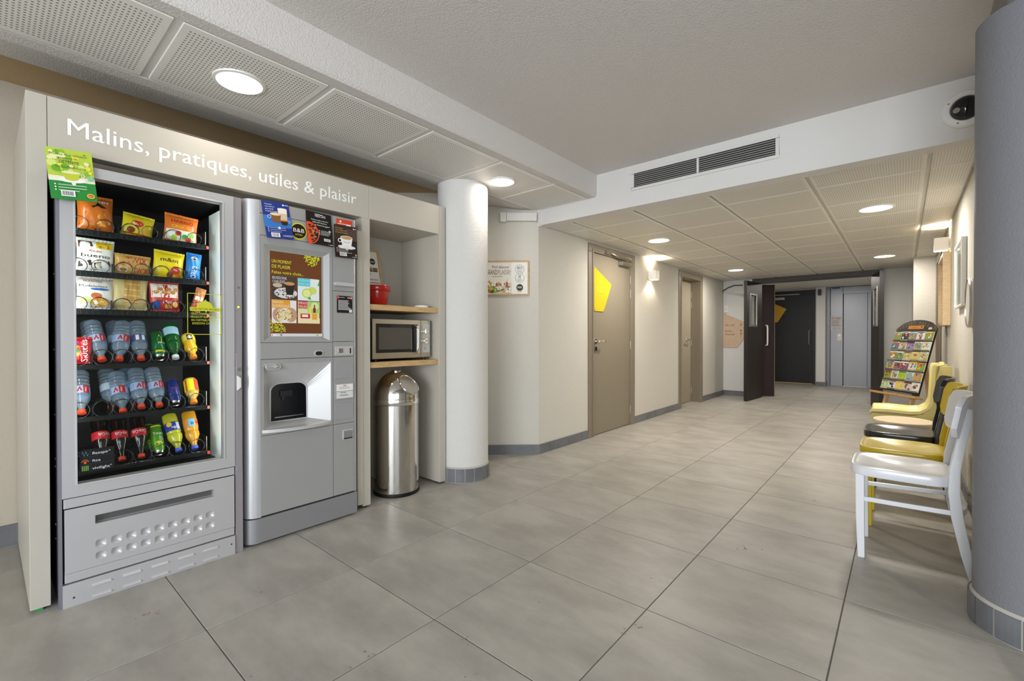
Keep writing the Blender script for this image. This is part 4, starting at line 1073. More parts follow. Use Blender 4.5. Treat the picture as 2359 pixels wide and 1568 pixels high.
part('corner_post', rounded_post(0.886, 0.954, -1, 0.148, 1.822), mat('post_light', '#c9cace', 0.3, metal=0.45), cm)
part('corner_post', rounded_post(1.4935, 1.522, 1, 0.148, 1.822), mat('post_light', '#c9cace', 0.3, metal=0.45), cm)
kb = part('plinth', rounded_post(0.884, 0.944, -1, 0.014, 0.142), SILVER_D, cm)
part('plinth', S().box(-2.66, XM, 0.944, 1.512, 0.014, 0.142), SILVER_D, cm, 0.003)
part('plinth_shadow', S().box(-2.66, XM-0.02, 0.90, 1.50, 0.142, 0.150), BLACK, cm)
for y in (0.93, 1.47): part('foot', S().cyl((-2.62, y, 0), (-2.62, y, 0.016), 0.018, 12), DARK, cm)
def panel(nm, y0, y1, z0, z1, m=SILVER_W, bev=0.002): return part(nm, S().box(-2.66, XM, y0, y1, z0, z1), m, cm, bev)
panel('top_panel', 0.955, 1.3555, 1.756, 1.822); panel('top_panel', 0.955, 1.3555, 1.640, 1.754)
panel('lower_door', 0.955, 1.3555, 0.152, 0.576, SILVER_W)
# screen surround with sloped border
zs = [1.0715, 1.086, 1.598, 1.638]; ysc = [0.955, 0.975, 1.334, 1.3555]
mb = S()
def ring(o, i, xo, xi):
    (oy0, oy1, oz0, oz1), (iy0, iy1, iz0, iz1) = o, i
    A = [(xo, oy0, oz0), (xo, oy1, oz0), (xo, oy1, oz1), (xo, oy0, oz1)]; B = [(xi, iy0, iz0), (xi, iy1, iz0), (xi, iy1, iz1), (xi, iy0, iz1)]
    mb.add(A+B, [(0, 1, 5, 4), (1, 2, 6, 5), (2, 3, 7, 6), (3, 0, 4, 7)])
ring((0.955, 1.3555, 1.0715, 1.638), (0.972, 1.337, 1.080, 1.596), XM, XM)
ring((0.972, 1.337, 1.080, 1.596), (1.000, 1.306, 1.098, 1.574), XM, XM-0.016)
ring((1.000, 1.306, 1.098, 1.574), (1.0095, 1.2955, 1.1045, 1.5665), XM-0.016, XM-0.016)
sb = part('screen_surround', mb, SILVER_W, cm)
scr = part('screen', S().box(XM-0.03, XM-0.0165, 1.0095, 1.2955, 1.1045, 1.5665), glow('#6b3d1a', 0.42), cm)
EK = 0.40
a = Art(plane_fn((XM-0.0165, 1.0095, 1.1045), (0, 1, 0), (0, 0, 1)))
W_, H_ = 0.286, 0.462
def gl(c, k=EK): return glow(c, k)
LIME = gl('#d6de3a')
a.text('UN MOMENT', 0.010, 0.400, 0.0175, LIME, 0.104, bold=0.008); a.text('DE PLAISIR', 0.010, 0.372, 0.0175, LIME, 0.098, bold=0.008); a.text('Faites votre choix...', 0.010, 0.342, 0.0165, LIME, 0.172, bold=0.008)
rr = random.Random(2)
for k in range(150):
    an = rr.uniform(PI, 2*PI); r_ = 0.046*math.sqrt(rr.random()); cx, cy = 0.228+r_*math.cos(an), 0.4605+r_*math.sin(an)*1.25
    a.disc(cx, min(cy, 0.459), 0.0028, LIME, 5); a.w -= a.step
for k in range(150):
    an = rr.uniform(0, PI/2); r_ = 0.085*math.sqrt(rr.random()); cx, cy = r_*math.cos(an)*.95, 0.024+r_*math.sin(an)*.9
    if cy < 0.078 or cx < 0.006: a.disc(cx, cy, 0.0026, LIME, 5); a.w -= a.step
a.up(); a.up()
cells = [(0.008, 0.204, 0.140, 0.330), (0.148, 0.204, 0.272, 0.330), (0.008, 0.074, 0.140, 0.200), (0.148, 0.074, 0.272, 0.200)]
cols = ['#4a4038', '#e4ecec', '#e9e6e2', '#d9dfa4']
for c_, k in zip(cells, cols): a.rect(*c_, gl(k)); a.w -= a.step
a.up()
u0, v0, u1, v1 = cells[0]
a.disc(u0+.075, v0+.035, 0.062, gl('#d8d8d6'), ry=0.030)
for k in range(90):
    x_, y_ = rr.uniform(u0+.003, u1-.003), rr.uniform(v0+.003, v0+.10); a.disc(x_, y_, 0.004, gl(rr.choice(('#3a2418', '#5d3a22', '#2a1a12'))), 6, ry=0.0028); a.w -= a.step
a.up(); a.poly([(u0+.068, v0+.090), (u0+.122, v0+.090), (u0+.114, v0+.026), (u0+.078, v0+.026)], gl('#2c221e')); a.disc(u0+.095, v0+.088, 0.028, gl('#c9955a'), ry=0.010); a.disc(u0+.03, v0+.075, 0.025, gl('#c7b59c'), ry=0.012)
a.text('BOISSONS', u0+.004, v0+.108, 0.0145, gl('#e9e4e0'), 0.074); a.text('CHAUDES', u0+.004, v0+.088, 0.0145, gl('#e9e4e0'), 0.066)
u0, v0, u1, v1 = cells[1]
a.rect(u0, v1-.045, u0+.07, v1, gl('#58c3d0')); a.text('BOISSONS', u0+.003, v1-.020, 0.0135, gl('#b8eef2'), 0.064); a.text('FRAICHES', u0+.003, v1-.040, 0.0135, gl('#b8eef2'), 0.064)
a.disc(u0+.082, v0+.058, 0.026, gl('#cfdc6a'), ry=0.022); a.disc(u0+.050, v0+.042, 0.027, gl('#b9cf3f')); a.disc(u0+.050, v0+.042, 0.022, gl('#e3eda0')); a.poly([(u0+.05, v0+.012), (u0+.075, v0+.006), (u0+.07, v0+.022)], gl('#4a9a2c')); a.poly([(u1-.012, v1-.035), (u1, v1-.04), (u1, v1-.005)], gl('#58b02c'))
u0, v0, u1, v1 = cells[2]
a.disc(u0+.035, v0+.045, 0.032, gl('#c49a80'), ry=0.040); a.disc(u0+.100, v0+.045, 0.034, gl('#c49a80'), ry=0.040); a.disc(u0+.045, v0+.042, 0.022, gl('#e6d6a0'), ry=0.034); a.disc(u0+.086, v0+.044, 0.017, gl('#e6d6a0'), ry=0.032)
for k in range(30): a.disc(u0+rr.uniform(.02, .11), v0+rr.uniform(.015, .075), 0.004, gl(rr.choice(('#9a4a30', '#b9b06a', '#7a4a34'))), 6); a.w -= a.step
a.up(); a.rect(u0, v1-.045, u0+.096, v1, gl('#e0a23a')); a.text('SNACKS', u0+.003, v1-.019, 0.0135, gl('#f8ecd0'), 0.056); a.text('SUCRÉ/SALÉ', u0+.003, v1-.040, 0.0135, gl('#f8ecd0'), 0.088)
u0, v0, u1, v1 = cells[3]
a.rect(u0+.055, v0+.06, u1, v1, gl('#a7cf6e')); a.disc(u0+.095, v0+.10, 0.022, gl('#d7e8a4')); a.rect(u0, v0, u1, v0+.03, gl('#ecdfb0')); a.rect(u0, v1-.042, u0+.053, v1, gl('#c0413c'))
a.text('MENUS', u0+.003, v1-.018, 0.0135, gl('#f6dcd8'), 0.048); a.text('MALINS', u0+.003, v1-.038, 0.0135, gl('#f6dcd8'), 0.048)
a.rect(u0+.012, v0+.028, u0+.066, v0+.055, gl('#c5262c')); a.rect(u0+.02, v0+.036, u0+.055, v0+.050, gl('#f0e8e4')); a.rect(u0+.078, v0+.022, u0+.108, v0+.058, gl('#e8a83a')); a.rect(u0+.084, v0+.062, u0+.100, v0+.090, gl('#8a2a20')); a.rect(u0+.088, v0+.090, u0+.096, v0+.108, gl('#c02a24')); a.rect(u0+.060, v0+.056, u0+.074, v0+.094, gl('#e8dc5a'))
a.rect(0, 0, W_, 0.016, gl('#d8dade')); a.disc(0.054, 0.008, 0.006, gl('#8b8f94')); a.disc(0.256, 0.008, 0.006, gl('#9ac43c')); a.rect(0.003, 0.004, 0.03, 0.012, gl('#f0f0f0')); a.rect(0.004, 0.005, 0.009, 0.011, gl('#d03030'))
a.build('screen_image', scr)
# strip below the screen with card reader
panel('reader_panel', 0.955, 1.3555, 0.983, 1.0695)
def stadium(yc, zc, hw, hh, n=10):
    pts = []
    for k in range(n+1): t = -PI/2+PI*k/n; pts.append((yc+hw-hh+hh*math.cos(t), zc+hh*math.sin(t)))
    for k in range(n+1): t = PI/2+PI*k/n; pts.append((yc-hw+hh+hh*math.cos(t), zc+hh*math.sin(t)))
    return pts
cr_ = part('card_reader', S().prism(stadium(1.268, 1.0065, 0.027, 0.017), lambda u, v: (XM, u, v), lambda u, v: (XM+0.006, u, v)), SILVER_L, cm, 0.001)
part('reader_slot', S().prism(stadium(1.268, 1.0065, 0.020, 0.0115), lambda u, v: (XM+0.005, u, v), lambda u, v: (XM+0.007, u, v)), BLACK, cr_)
# cup recess: flat face with opening, funnel walls and black window
yo0, yo1, zo0, zo1 = 0.970, 1.342, 0.606, 0.957
mb = S()
ring((0.955, 1.3555, 0.578, 0.981), (yo0, yo1, zo0, zo1), XM, XM)
part('recess_face', mb, SILVER_W, cm)
def arch(y0, y1, z0, z1, rad=0.055, n=10):
    rz = 0.045
    P = [(y0, z0), (y1, z0), (y1, z1-rz)]
    P += [(y1-rad+rad*math.cos(t), z1-rz+rz*math.sin(t)-0.010*(0)) for t in [PI/2*k/n for k in range(1, n)]]
    P += [(y1-rad, z1)] + [(y0+rad, z1)]
    P += [(y0+rad-rad*math.sin(t), z1-rz+rz*math.cos(t)) for t in [PI/2*k/n for k in range(1, n)]] + [(y0, z1-rz)]
    return P
IN = arch(1.034, 1.238, 0.630, 0.842)
cy, cz = 1.136, 0.735
def to_rect(y, z):
    if abs(z-0.630) < 1e-6: return (yo0 if y < cy else yo1, zo0)
    dy, dz = y-cy, z-0.70
    k = min((yo1-cy)/dy if dy > 0 else (yo0-cy)/dy if dy < 0 else 9e9, (zo1-0.70)/dz if dz > 0 else 9e9)
    return (cy+dy*k, 0.70+dz*k)
OUT = [to_rect(*p) for p in IN]
DP = 0.085
mb = S(); n = len(IN)
mb.add([(XM, *p) for p in OUT]+[(XM-DP, *p) for p in IN], [(i, (i+1) % n, n+(i+1) % n, n+i) for i in range(n)])
# corner triangles of the funnel
for cyy, czz in ((yo0, zo1), (yo1, zo1)):
    cand = sorted(range(n), key=lambda i: (OUT[i][0]-cyy)**2+(OUT[i][1]-czz)**2)[:2]
    i, j = sorted(cand)
    mb.add([(XM, cyy, czz), (XM, *OUT[i]), (XM, *OUT[j])], [(0, 1, 2)])
part('recess_funnel', mb, SILVER_L, cm)
part('cup_window', S().prism(IN, lambda u, v: (XM-DP, u, v), lambda u, v: (XM-DP-0.03, u, v)), BLACKG, cm)
part('window_rim', S().tube([(XM-DP+0.002, *p) for p in IN], 0.0045, 6, 0, True), SILVER_L, cm)
nz = S(); nz.box(XM-DP+0.001, XM-DP+0.012, 1.085, 1.150, 0.765, 0.800); nz.box(XM-DP+0.001, XM-DP+0.010, 1.095, 1.112, 0.745, 0.77); part('cup_nozzle', nz, DARK, cm, 0.003)
part('cup_grid', S().box(XM-DP+0.001, XM-DP+0.008, 1.055, 1.215, 0.650, 0.655), CHROME, cm)
# curved lip under the recess
lip = []
for k in range(17):
    t = k/16; lip.append((yo0-0.010+t*(yo1-yo0+0.012), XM+0.052*math.sin(PI*t)**0.8+0.004))
pts = [(yo0-0.010, XM-DP)]+lip+[(yo1+0.002, XM-DP)]
part('cup_shelf', S().prism(pts, lambda y, x: (x, y, 0.590), lambda y, x: (x, y, 0.608)), SILVER_L, cm, 0.003)
bt = part('start_button', S().prism(stadium(1.017, 0.941, 0.041, 0.019), lambda u, v: (XM-0.004, u, v), lambda u, v: (XM+0.004, u, v)), SILVER_W, cm, 0.002)
part('button_rim', S().tube([(XM+0.004, *p) for p in stadium(1.017, 0.941, 0.037, 0.0155)], 0.0018, 5, 0, True), SILVER_L, bt)
kn = S(); kn.cyl((XM+0.002, 1.022, 0.944), (XM+0.016, 1.022, 0.944), 0.010, 14); kn.box(XM+0.006, XM+0.020, 1.002, 1.040, 0.941, 0.947); part('key_knob', kn, CHROME, bt)
# right-hand column of panels
RC = SILVER_W
def rpanel(nm, z0, z1, m=RC): return part(nm, S().box(-2.66, XM, 1.3585, 1.4925, z0, z1), m, cm, 0.002)
rpanel('coin_panel', 1.378, 1.822); rpanel('coin_panel', 1.074, 1.376); rpanel('coin_panel', 0.983, 1.072); rpanel('coin_panel', 0.579, 0.981); rpanel('coin_panel', 0.152, 0.577)
part('grip_bar', S().prism(stadium(1.4245, 1.417, 0.066, 0.011), lambda u, v: (XM, u, v), lambda u, v: (XM+0.028, u, v)), SILVER_L, cm, 0.003)
cs = part('coin_plate', S().box(XM, XM+0.004, 1.368, 1.484, 0.991, 1.045), SILVER_L, cm, 0.002)
part('coin_button', S().box(XM+0.003, XM+0.012, 1.385, 1.415, 1.005, 1.033), STEEL, cs, 0.004)
part('coin_slot', S().prism(stadium(0, 0, 0.017, 0.0035), lambda u, v: (XM+0.003, 1.466+v, 1.017+u), lambda u, v: (XM+0.006, 1.466+v, 1.017+u)), BLACK, cs)
for z0, z1 in ((0.852, 0.952), (0.606, 0.704)): part('blank_plate', S().box(XM, XM+0.003, 1.367, 1.486, z0, z1), mat('plate_grey', '#9a9a9b', 0.5), cm, 0.0015)
nh = part('note_holder', S().box(XM, XM+0.008, 1.366, 1.488, 0.726, 0.824), RC, cm, 0.004)
a = Art(plane_fn((XM+0.0085, 1.370, 0.730), (0, 1, 0), (0, 0, 1)))
a.rect(0.002, 0.046, 0.110, 0.086, '#eceae8'); a.rect(0.002, 0.002, 0.110, 0.042, '#dcdbdc')
fake_lines(a, 0.020, 0.068, 0.08, 2, 0.009, 0.003, '#a8a6a6', 3); a.rect(0.046, 0.076, 0.066, 0.080, '#c2504a'); fake_lines(a, 0.026, 0.034, 0.05, 1, 0.01, 0.004, '#7d7a7a', 4); fake_lines(a, 0.024, 0.018, 0.06, 1, 0.01, 0.005, '#8a8786', 5)
a.build('note_print', nh)
cret = part('coin_return', S().box(XM-0.001, XM+0.006, 1.414, 1.484, 0.478, 0.538), SILVER_L, cm, 0.003)
part('return_flap', S().box(XM+0.004, XM+0.008, 1.421, 1.477, 0.490, 0.532), SILVER_D, cret); part('return_gap', S().box(XM+0.004, XM+0.0075, 1.421, 1.477, 0.482, 0.489), BLACK, cret)

# ------------------------------------------------------------------ leaflets stuck on the machines
def sheet(name, label, O, U, V, w_, h, bg, draw, group=None, cat='poster', curl=0.012):
    """thin sheet, lower edge curling slightly forward"""
    O = Vector(O); U = Vector(U).normalized(); V = Vector(V).normalized(); N = U.cross(V).normalized()
    def fn(u, v, wz): return O+U*u+V*v+N*(wz+curl*(1-v/h)**2+0.002*math.sin(PI*u/w_))
    root = empty(name, O, label, cat, group)
    mb = S(); mb.surf(lambda a_, b_: fn(a_*w_, b_*h, 0), 6, 8, 0, True); mb.surf(lambda a_, b_: fn(a_*w_, b_*h, -0.0006), 6, 8, 0, True)
    part('sheet', mb, ink(bg), root)
    a_ = Art(fn, 0.00022, 0.0005); a_.sub = True
    draw(a_, w_, h); a_.build('print', root)
    return root
LG = 'leaflets stuck on the vending machines'
def g_green(a, w, h):
    a.rect(0, h*.42, w, h, '#b9cf4a', 6, 6); rr = random.Random(5)
    for k in range(26): a.disc(rr.uniform(.08, .92)*w, rr.uniform(.5, .95)*h, w*rr.uniform(.04, .11), rr.choice(('#d9e27a', '#8fbf35', '#e9e9a8', '#6fae2c', '#e6e04a')), 12); a.w -= a.step*.5
    a.rect(0, h*.34, w, h*.46, '#e9ead0', 6, 2); a.rect(0, 0, w, h*.36, '#2f8a3c', 6, 4)
    a.text("Profitez d'un délicieux", w*.08, h*.865, h*.040, '#4f7a34', w*.80); a.text('moment de', w*.22, h*.80, h*.040, '#4f7a34', w*.44); a.text('DÉTENTE', w*.26, h*.715, h*.055, '#2c4a24', w*.42); a.text('Thé Vert Menthe Lipton', w*.16, h*.625, h*.040, '#3a7a34', w*.66)
    a.disc(w*.82, h*.92, w*.02, '#c0392b')
    a.disc(w*.5, h*.39, w*.30, '#f3f4ea', ry=h*.05); a.poly([(w*.28, h*.54), (w*.70, h*.54), (w*.62, h*.40), (w*.50, h*.375), (w*.36, h*.40)], '#c2cc3c'); a.disc(w*.49, h*.54, w*.21, '#e6e9b8', ry=h*.025); a.disc(w*.74, h*.50, w*.05, '#eef0dc', r0=w*.032)
    a.rect(w*.84, h*.41, w*.97, h*.51, '#8ec79a')
    for k in range(3): a.disc(w*.12, h*(.29-.055*k), w*.020, '#eef4ea', 10)
    fake_lines(a, w*.18, h*.28, w*.62, 3, h*.055, h*.014, '#cfe3cc', 2); a.disc(w*.52, h*.325, w*.05, '#e8ebe4'); barcode(a, w*.22, h*.06, w*.30, h*.12); a.disc(w*.86, h*.10, w*.09, '#e6c930', ry=h*.05); a.disc(w*.86, h*.10, w*.07, '#c8372c', ry=h*.030); a.text('Lipton', w*.80, h*.088, h*.022, '#ffffff', w*.12)
sheet('tea_leaflet', 'green tea leaflet taped to the left of the surround below the white lettering', (-2.560, 0.1785, 1.647), (0, 1, 0.10), (0, -0.08, 1), 0.137, 0.205, '#4d9a3c', g_green, LG, curl=0.02)
def cup_art(a, cx, cy, r, body, drink, h):
    a.disc(cx, cy-h*.46, r*1.45, '#e6e8ea', ry=r*.30); a.poly([(cx-r, cy), (cx+r, cy), (cx+r*.72, cy-h*.42), (cx-r*.72, cy-h*.42)], body); a.disc(cx, cy, r, body, ry=r*.32); a.disc(cx, cy, r*.86, drink, ry=r*.25); a.disc(cx-r*1.1, cy-h*.16, r*.32, body, r0=r*.2)
def g_blue(a, w, h):
    a.rect(0, h*.30, w, h*.62, '#3a78c4', 6, 4)
    for k, t in enumerate(('Choisissez', 'votre boisson', 'gourmande', 'et tentez de gagner !')): a.text(t, w*.10, h*(.90-.062*k), h*.036, '#e4e8f4', w*(.26, .34, .30, .52)[k])
    a.disc(w*.78, h*.93, w*.035, '#e8ecf4'); a.rect(w*.83, h*.922, w*.97, h*.94, '#e8ecf4')
    a.poly([(w*.54, h*.82), (w*.90, h*.82), (w*.86, h*.46), (w*.58, h*.46)], '#d9c5a4'); a.rect(w*.56, h*.62, w*.88, h*.82, '#f1ede2'); a.disc(w*.72, h*.82, w*.18, '#f4f1ea', ry=h*.022)
    a.poly([(w*.24, h*.66), (w*.64, h*.66), (w*.58, h*.44), (w*.32, h*.44)], '#8a5a34'); a.disc(w*.44, h*.66, w*.20, '#e9d3ae', ry=h*.04); a.disc(w*.20, h*.58, w*.07, '#cfd9ea', r0=w*.05)
    a.poly([(w*.58, h*.50), (w*.88, h*.50), (w*.82, h*.38), (w*.64, h*.38)], '#3c2416'); a.disc(w*.73, h*.50, w*.15, '#c98a48', ry=h*.02); a.disc(w*.92, h*.48, w*.05, '#cfd9ea', r0=w*.035)
    for k in range(3): a.disc(w*.10, h*(.28-.05*k), w*.018, '#e8ecf4', 10)
    fake_lines(a, w*.15, h*.272, w*.6, 3, h*.05, h*.012, '#aebbe0', 2); barcode(a, w*.16, h*.03, w*.32, h*.115); a.text('LAVAZZA', w*.60, h*.055, h*.045, '#f2f4f8', w*.36); a.disc(w*.50, h*.285, w*.05, '#e8ebf4')
sheet('coffee_leaflet', 'dark blue leaflet with two glass coffees, top left of the hot drinks machine', (XM+0.004, 0.984, 1.628), (0, 1, 0.075), (0, -0.13, 1), 0.140, 0.196, '#2a3a86', g_blue, LG)
def g_black(a, w, h):
    fake_lines(a, w*.34, h*.93, w*.34, 1, h*.02, h*.018, '#e8e6e2', 6); a.text('NESCAFÉ', w*.34, h*.855, h*.062, '#f2f0ec', w*.42); a.poly([(w*.70, h*.925), (w*.78, h*.95), (w*.74, h*.91)], '#d03a2c')
    for k, t in enumerate(('Grâce à votre expresso', 'NESCAFÉ Ristretto,', 'jouez et tentez de gagner')): a.text(t, w*.52, h*(.74-.075*k), h*.042, '#eceae4', w*(.66, .56, .80)[k], 'C')
    n = 22
    def half(r_): return [(max(0, w*.06+r_*math.cos(-PI/2+PI*k/n)*1.0), h*.33+r_*1.05*math.sin(-PI/2+PI*k/n)) for k in range(n+1)]+[(0, h*.33+r_), (0, h*.33-r_)]
    a.poly(half(w*.40), '#e0502c'); a.poly(half(w*.36), '#2a1a12'); rr = random.Random(8)
    for k in range(26):
        t, q = rr.uniform(-PI/2, PI/2), w*.32*math.sqrt(rr.random()); a.disc(max(w*.05, w*.06+q*math.cos(t)), h*.33+q*math.sin(t), w*.055, rr.choice(('#4a2a1a', '#6b3f26', '#c98a58', '#8c8478', '#35190f')), 10, ry=w*.036); a.w -= a.step*.6
    for k in range(3): a.disc(w*.47, h*(.44-.055*k), w*.020, '#eceae4', 10)
    fake_lines(a, w*.52, h*.435, w*.42, 4, h*.04, h*.013, '#d4d2cc', 12); a.disc(w*.88, h*.46, w*.045, '#c9c7c2'); barcode(a, w*.62, h*.13, w*.26, h*.085); a.disc(w*.80, h*.04, w*.022, '#d03a2c'); a.rect(w*.84, h*.03, w*.97, h*.05, '#b9b7b2')
sheet('coffee_leaflet', 'black leaflet with roasted beans in an orange ring, top middle of the hot drinks machine', (XM+0.004, 1.202, 1.634), (0, 1, -0.02), (0, -0.04, 1), 0.151, 0.186, '#1d1918', g_black, LG)
def g_brown(a, w, h):
    a.rect(w*.0, h*.55, w, h, '#3c2d26', 4, 4); a.rect(w*.5, h*.55, w, h*.9, '#54433a', 4, 4)
    for k, t in enumerate(('Choisissez', 'votre Cappuccino', 'et tentez de gagner !')): a.text(t, w*.05, h*(.88-.065*k), h*.040, '#d9b25a', w*(.34, .50, .56)[k])
    a.disc(w*.86, h*.93, w*.03, '#eceae4'); a.rect(w*.90, h*.922, w*.98, h*.938, '#eceae4')
    cup_art(a, w*.52, h*.62, w*.27, '#efece6', '#c79a66', h*.62); a.text('Maxwell', w*.40, h*.47, h*.026, '#6a5a4a', w*.24)
    for k in range(3): a.disc(w*.08, h*(.28-.05*k), w*.018, '#eceae4', 10)
    fake_lines(a, w*.13, h*.272, w*.6, 4, h*.04, h*.012, '#cfc4b4', 22); a.disc(w*.50, h*.27, w*.045, '#dcd6cc'); barcode(a, w*.18, h*.05, w*.30, h*.115); a.disc(w*.90, h*.11, w*.05, '#b58a5a'); a.text('cafés', w*.72, h*.03, h*.030, '#f0ede6', w*.24)
sheet('coffee_leaflet', 'brown leaflet with a white cappuccino cup, top right of the hot drinks machine', (XM+0.006, 1.365, 1.577), (0, 1, 0.015), (0, -0.02, 1), 0.147, 0.196, '#2b201b', g_brown, LG)
def g_red(a, w, h):
    fake_lines(a, w*.08, h*.55, w*.48, 4, h*.13, h*.06, '#f2dcd4', 2); a.disc(w*.24, h*.78, w*.06, '#f4e6e0'); a.rect(w*.58, h*.10, w*.90, h*.62, '#f0efec')
sheet('red_sticker', 'small red sticker at the top right corner of the hot drinks machine', (XM+0.001, 1.380, 1.742), (0, 1, 0), (0, 0, 1), 0.104, 0.068, '#d8482c', g_red, LG, 'sticker', curl=0.0)
def g_pay(a, w, h):
    a.rect(0, h*.80, w, h, '#c22f34'); a.text('Informations', w*.05, h*.88, h*.06, '#f4e6e4', w*.42)
    for k in range(3): a.disc(w*(.70+.11*k), h*.90, w*.040, '#f4e6e4', 12)
    fake_lines(a, w*.07, h*.70, w*.85, 8, h*.075, h*.040, '#c9c6c4', 4); a.rect(w*.76, h*.03, w*.96, h*.21, '#e4e2e0')
sheet('info_sticker', 'black information sticker with red heading beside the touch screen', (XM+0.001, 1.382, 1.247), (0, 1, 0), (0, 0, 1), 0.101, 0.102, '#1d1c1e', g_pay, LG, 'sticker', curl=0.0)
# round hotel badge
bd = empty('round_badge', (XM, 1.157, 1.693), 'round dark badge with yellow rim and white letters between two leaflets', 'sticker', LG)
part('disc', S().lathe([(0.0005, 0), (0.046, 0), (0.046, 0.0015), (0.0005, 0.0015)], 40, Matrix.Translation((XM, 1.157, 1.693)) @ Matrix.Rotation(PI/2, 4, 'Y')), ink('#d6d92a'), bd)
a = Art(plane_fn((XM+0.0015, 1.157, 1.693), (0, 1, 0), (0, 0, 1)))
a.disc(0, 0, 0.040, '#2c1a14', 40); a.text('B&B', 0, -0.006, 0.021, '#f4f1ee', 0.062, 'C'); a.text('HOTELS', 0, -0.024, 0.0085, '#d6d92a', 0.040, 'C'); a.build('print', bd)

# ------------------------------------------------------------------ shelf goods
pot = empty('flower_pot', (-2.80, 1.755, 1.316), 'glossy red ceramic flower pot on the upper oak shelf', 'pot')
mt = Matrix.Translation((-2.83, 1.825, 1.316))
RG = mat('red_glaze', '#b3150f', 0.12, spec=0.6, coat=0.3)
part('pot_body', S().lathe([(0.0005, 0.004), (0.062, 0.0), (0.065, 0.004), (0.082, 0.108), (0.082, 0.110)], 40, mt), RG, pot)
part('rim', S().lathe([(0.082, 0.106), (0.089, 0.108), (0.092, 0.112), (0.094, 0.140), (0.091, 0.146), (0.085, 0.146), (0.080, 0.10), (0.0005, 0.095)], 40, mt), RG, pot)
fr = empty('framed_menu', (-2.90, 1.78, 1.316), 'oak framed offer sheet leaning behind the red pot', 'picture frame')
O = Vector((-2.935, 1.705, 1.320)); U = Vector((0, 1, 0)); V = Vector((-0.19, -0.03, 1)).normalized(); N = U.cross(V)
def fbox(mb, u0, u1, v0, v1, w0, w1):
    P = lambda u, v, w_: O+U*u+V*v+N*w_
    mb.add([P(u0, v0, w0), P(u1, v0, w0), P(u1, v1, w0), P(u0, v1, w0), P(u0, v0, w1), P(u1, v0, w1), P(u1, v1, w1), P(u0, v1, w1)], [(0,3,2,1),(4,5,6,7),(0,1,5,4),(1,2,6,5),(2,3,7,6),(3,0,4,7)])
FW, FH = 0.255, 0.435
mb = S()
for q_ in ((0, 0.014, 0, FH), (FW-0.014, FW, 0, FH), (0.014, FW-0.014, 0, 0.014), (0.014, FW-0.014, FH-0.014, FH)): fbox(mb, *q_, 0, 0.016)
part('frame', mb, OAK, fr); mb = S(); fbox(mb, 0.012, FW-0.012, 0.012, FH-0.012, 0.002, 0.006); part('sheet', mb, PAPER, fr)
a = Art(lambda u, v, w_: O+U*u+V*v+N*(0.006+w_))
a.disc(0.195, 0.345, 0.024, '#3a3018'); a.text('B&B', 0.195, 0.338, 0.012, '#e8e2c0', 0.034, 'C'); a.rect(0.098, 0.336, 0.138, 0.362, '#e08a1e'); a.rect(0.108, 0.340, 0.130, 0.356, '#c23a24')
for k in range(5): a.rect(0.018+0.043*k, 0.266, 0.056+0.043*k, 0.298, ('#c9a274', '#b98d60', '#d0b080', '#a97b4a', '#8f6a44')[k]); a.rect(0.018+0.043*k, 0.266, 0.056+0.043*k, 0.278, '#6f5a3c')
a.text('Bénéficiez de 20% sur votre repas *', 0.022, 0.200, 0.017, '#a8382c', 0.208); fake_lines(a, 0.04, 0.243, 0.17, 1, 0.01, 0.005, '#55504a', 1); fake_lines(a, 0.022, 0.180, 0.21, 3, 0.019, 0.005, '#77716b', 2)
for k in range(5): a.rect(0.018+0.043*k, 0.092, 0.056+0.043*k, 0.124, ('#b08a5c', '#a5824e', '#caa878', '#7f6f50', '#b59a70')[k])
a.text('Livraison gratuite à la réception', 0.022, 0.066, 0.010, '#55504a', 0.205); a.text('04.94.88.41.17', 0.09, 0.040, 0.014, '#b04a40', 0.105); a.build('print', fr)
pc = S(); mt = Matrix.Translation((-2.72, 2.130, 1.316))
saucer = thing('paper_saucer_stack', S().lathe([(0.0005, 0.001), (0.050, 0.001), (0.052, 0.004), (0.050, 0.006), (0.052, 0.009), (0.050, 0.012), (0.054, 0.016), (0.050, 0.018), (0.0005, 0.013)], 28, mt), PAPER, 'short stack of white saucers at the front of the upper shelf', 'saucers')

# microwave
mw = empty('microwave', (-2.86, 1.94, 0.933), 'stainless steel microwave oven on the lower oak shelf', 'microwave')
X0 = -2.690; y0, y1, z0, z1 = 1.697, 2.188, 0.947, 1.226
part('casing', S().box(-3.05, X0-0.018, y0-0.004, y1, z0, z1), BLACK, mw, 0.003)
part('door', S().box(X0-0.018, X0, y0, 2.098, z0+0.004, z1-0.002), STEEL, mw, 0.003)
part('window', S().box(X0-0.006, X0+0.0012, y0+0.026, 2.075, z0+0.045, z1-0.034), BLACKG, mw, 0.002)
part('window_mesh', S().box(X0+0.001, X0+0.0018, y0+0.048, 2.02, z0+0.068, z1-0.060), mat('mesh_grey', '#4e4a42', 0.25), mw)
h = S(); h.tube([(X0, 2.045, z1-0.045), (X0+0.030, 2.047, z1-0.048), (X0+0.034, 2.050, z1-0.075), (X0+0.034, 2.050, z0+0.075), (X0+0.030, 2.047, z0+0.048), (X0, 2.045, z0+0.045)], 0.009, 10)
part('door_handle', h, CHROME, mw)
h = S(); h.box(X0+0.0, X0+0.014, 2.062, 2.078, z0+0.035, z1-0.036); part('door_trim', h, CHROME, mw, 0.004)
cpn = part('control_panel', S().box(X0-0.018, X0, 2.100, y1, z0+0.004, z1-0.002), STEEL, mw, 0.003)
part('panel_plate', S().box(X0, X0+0.002, 2.112, y1-0.008, z0+0.040, z1-0.030), SILVER_L, cpn, 0.001)
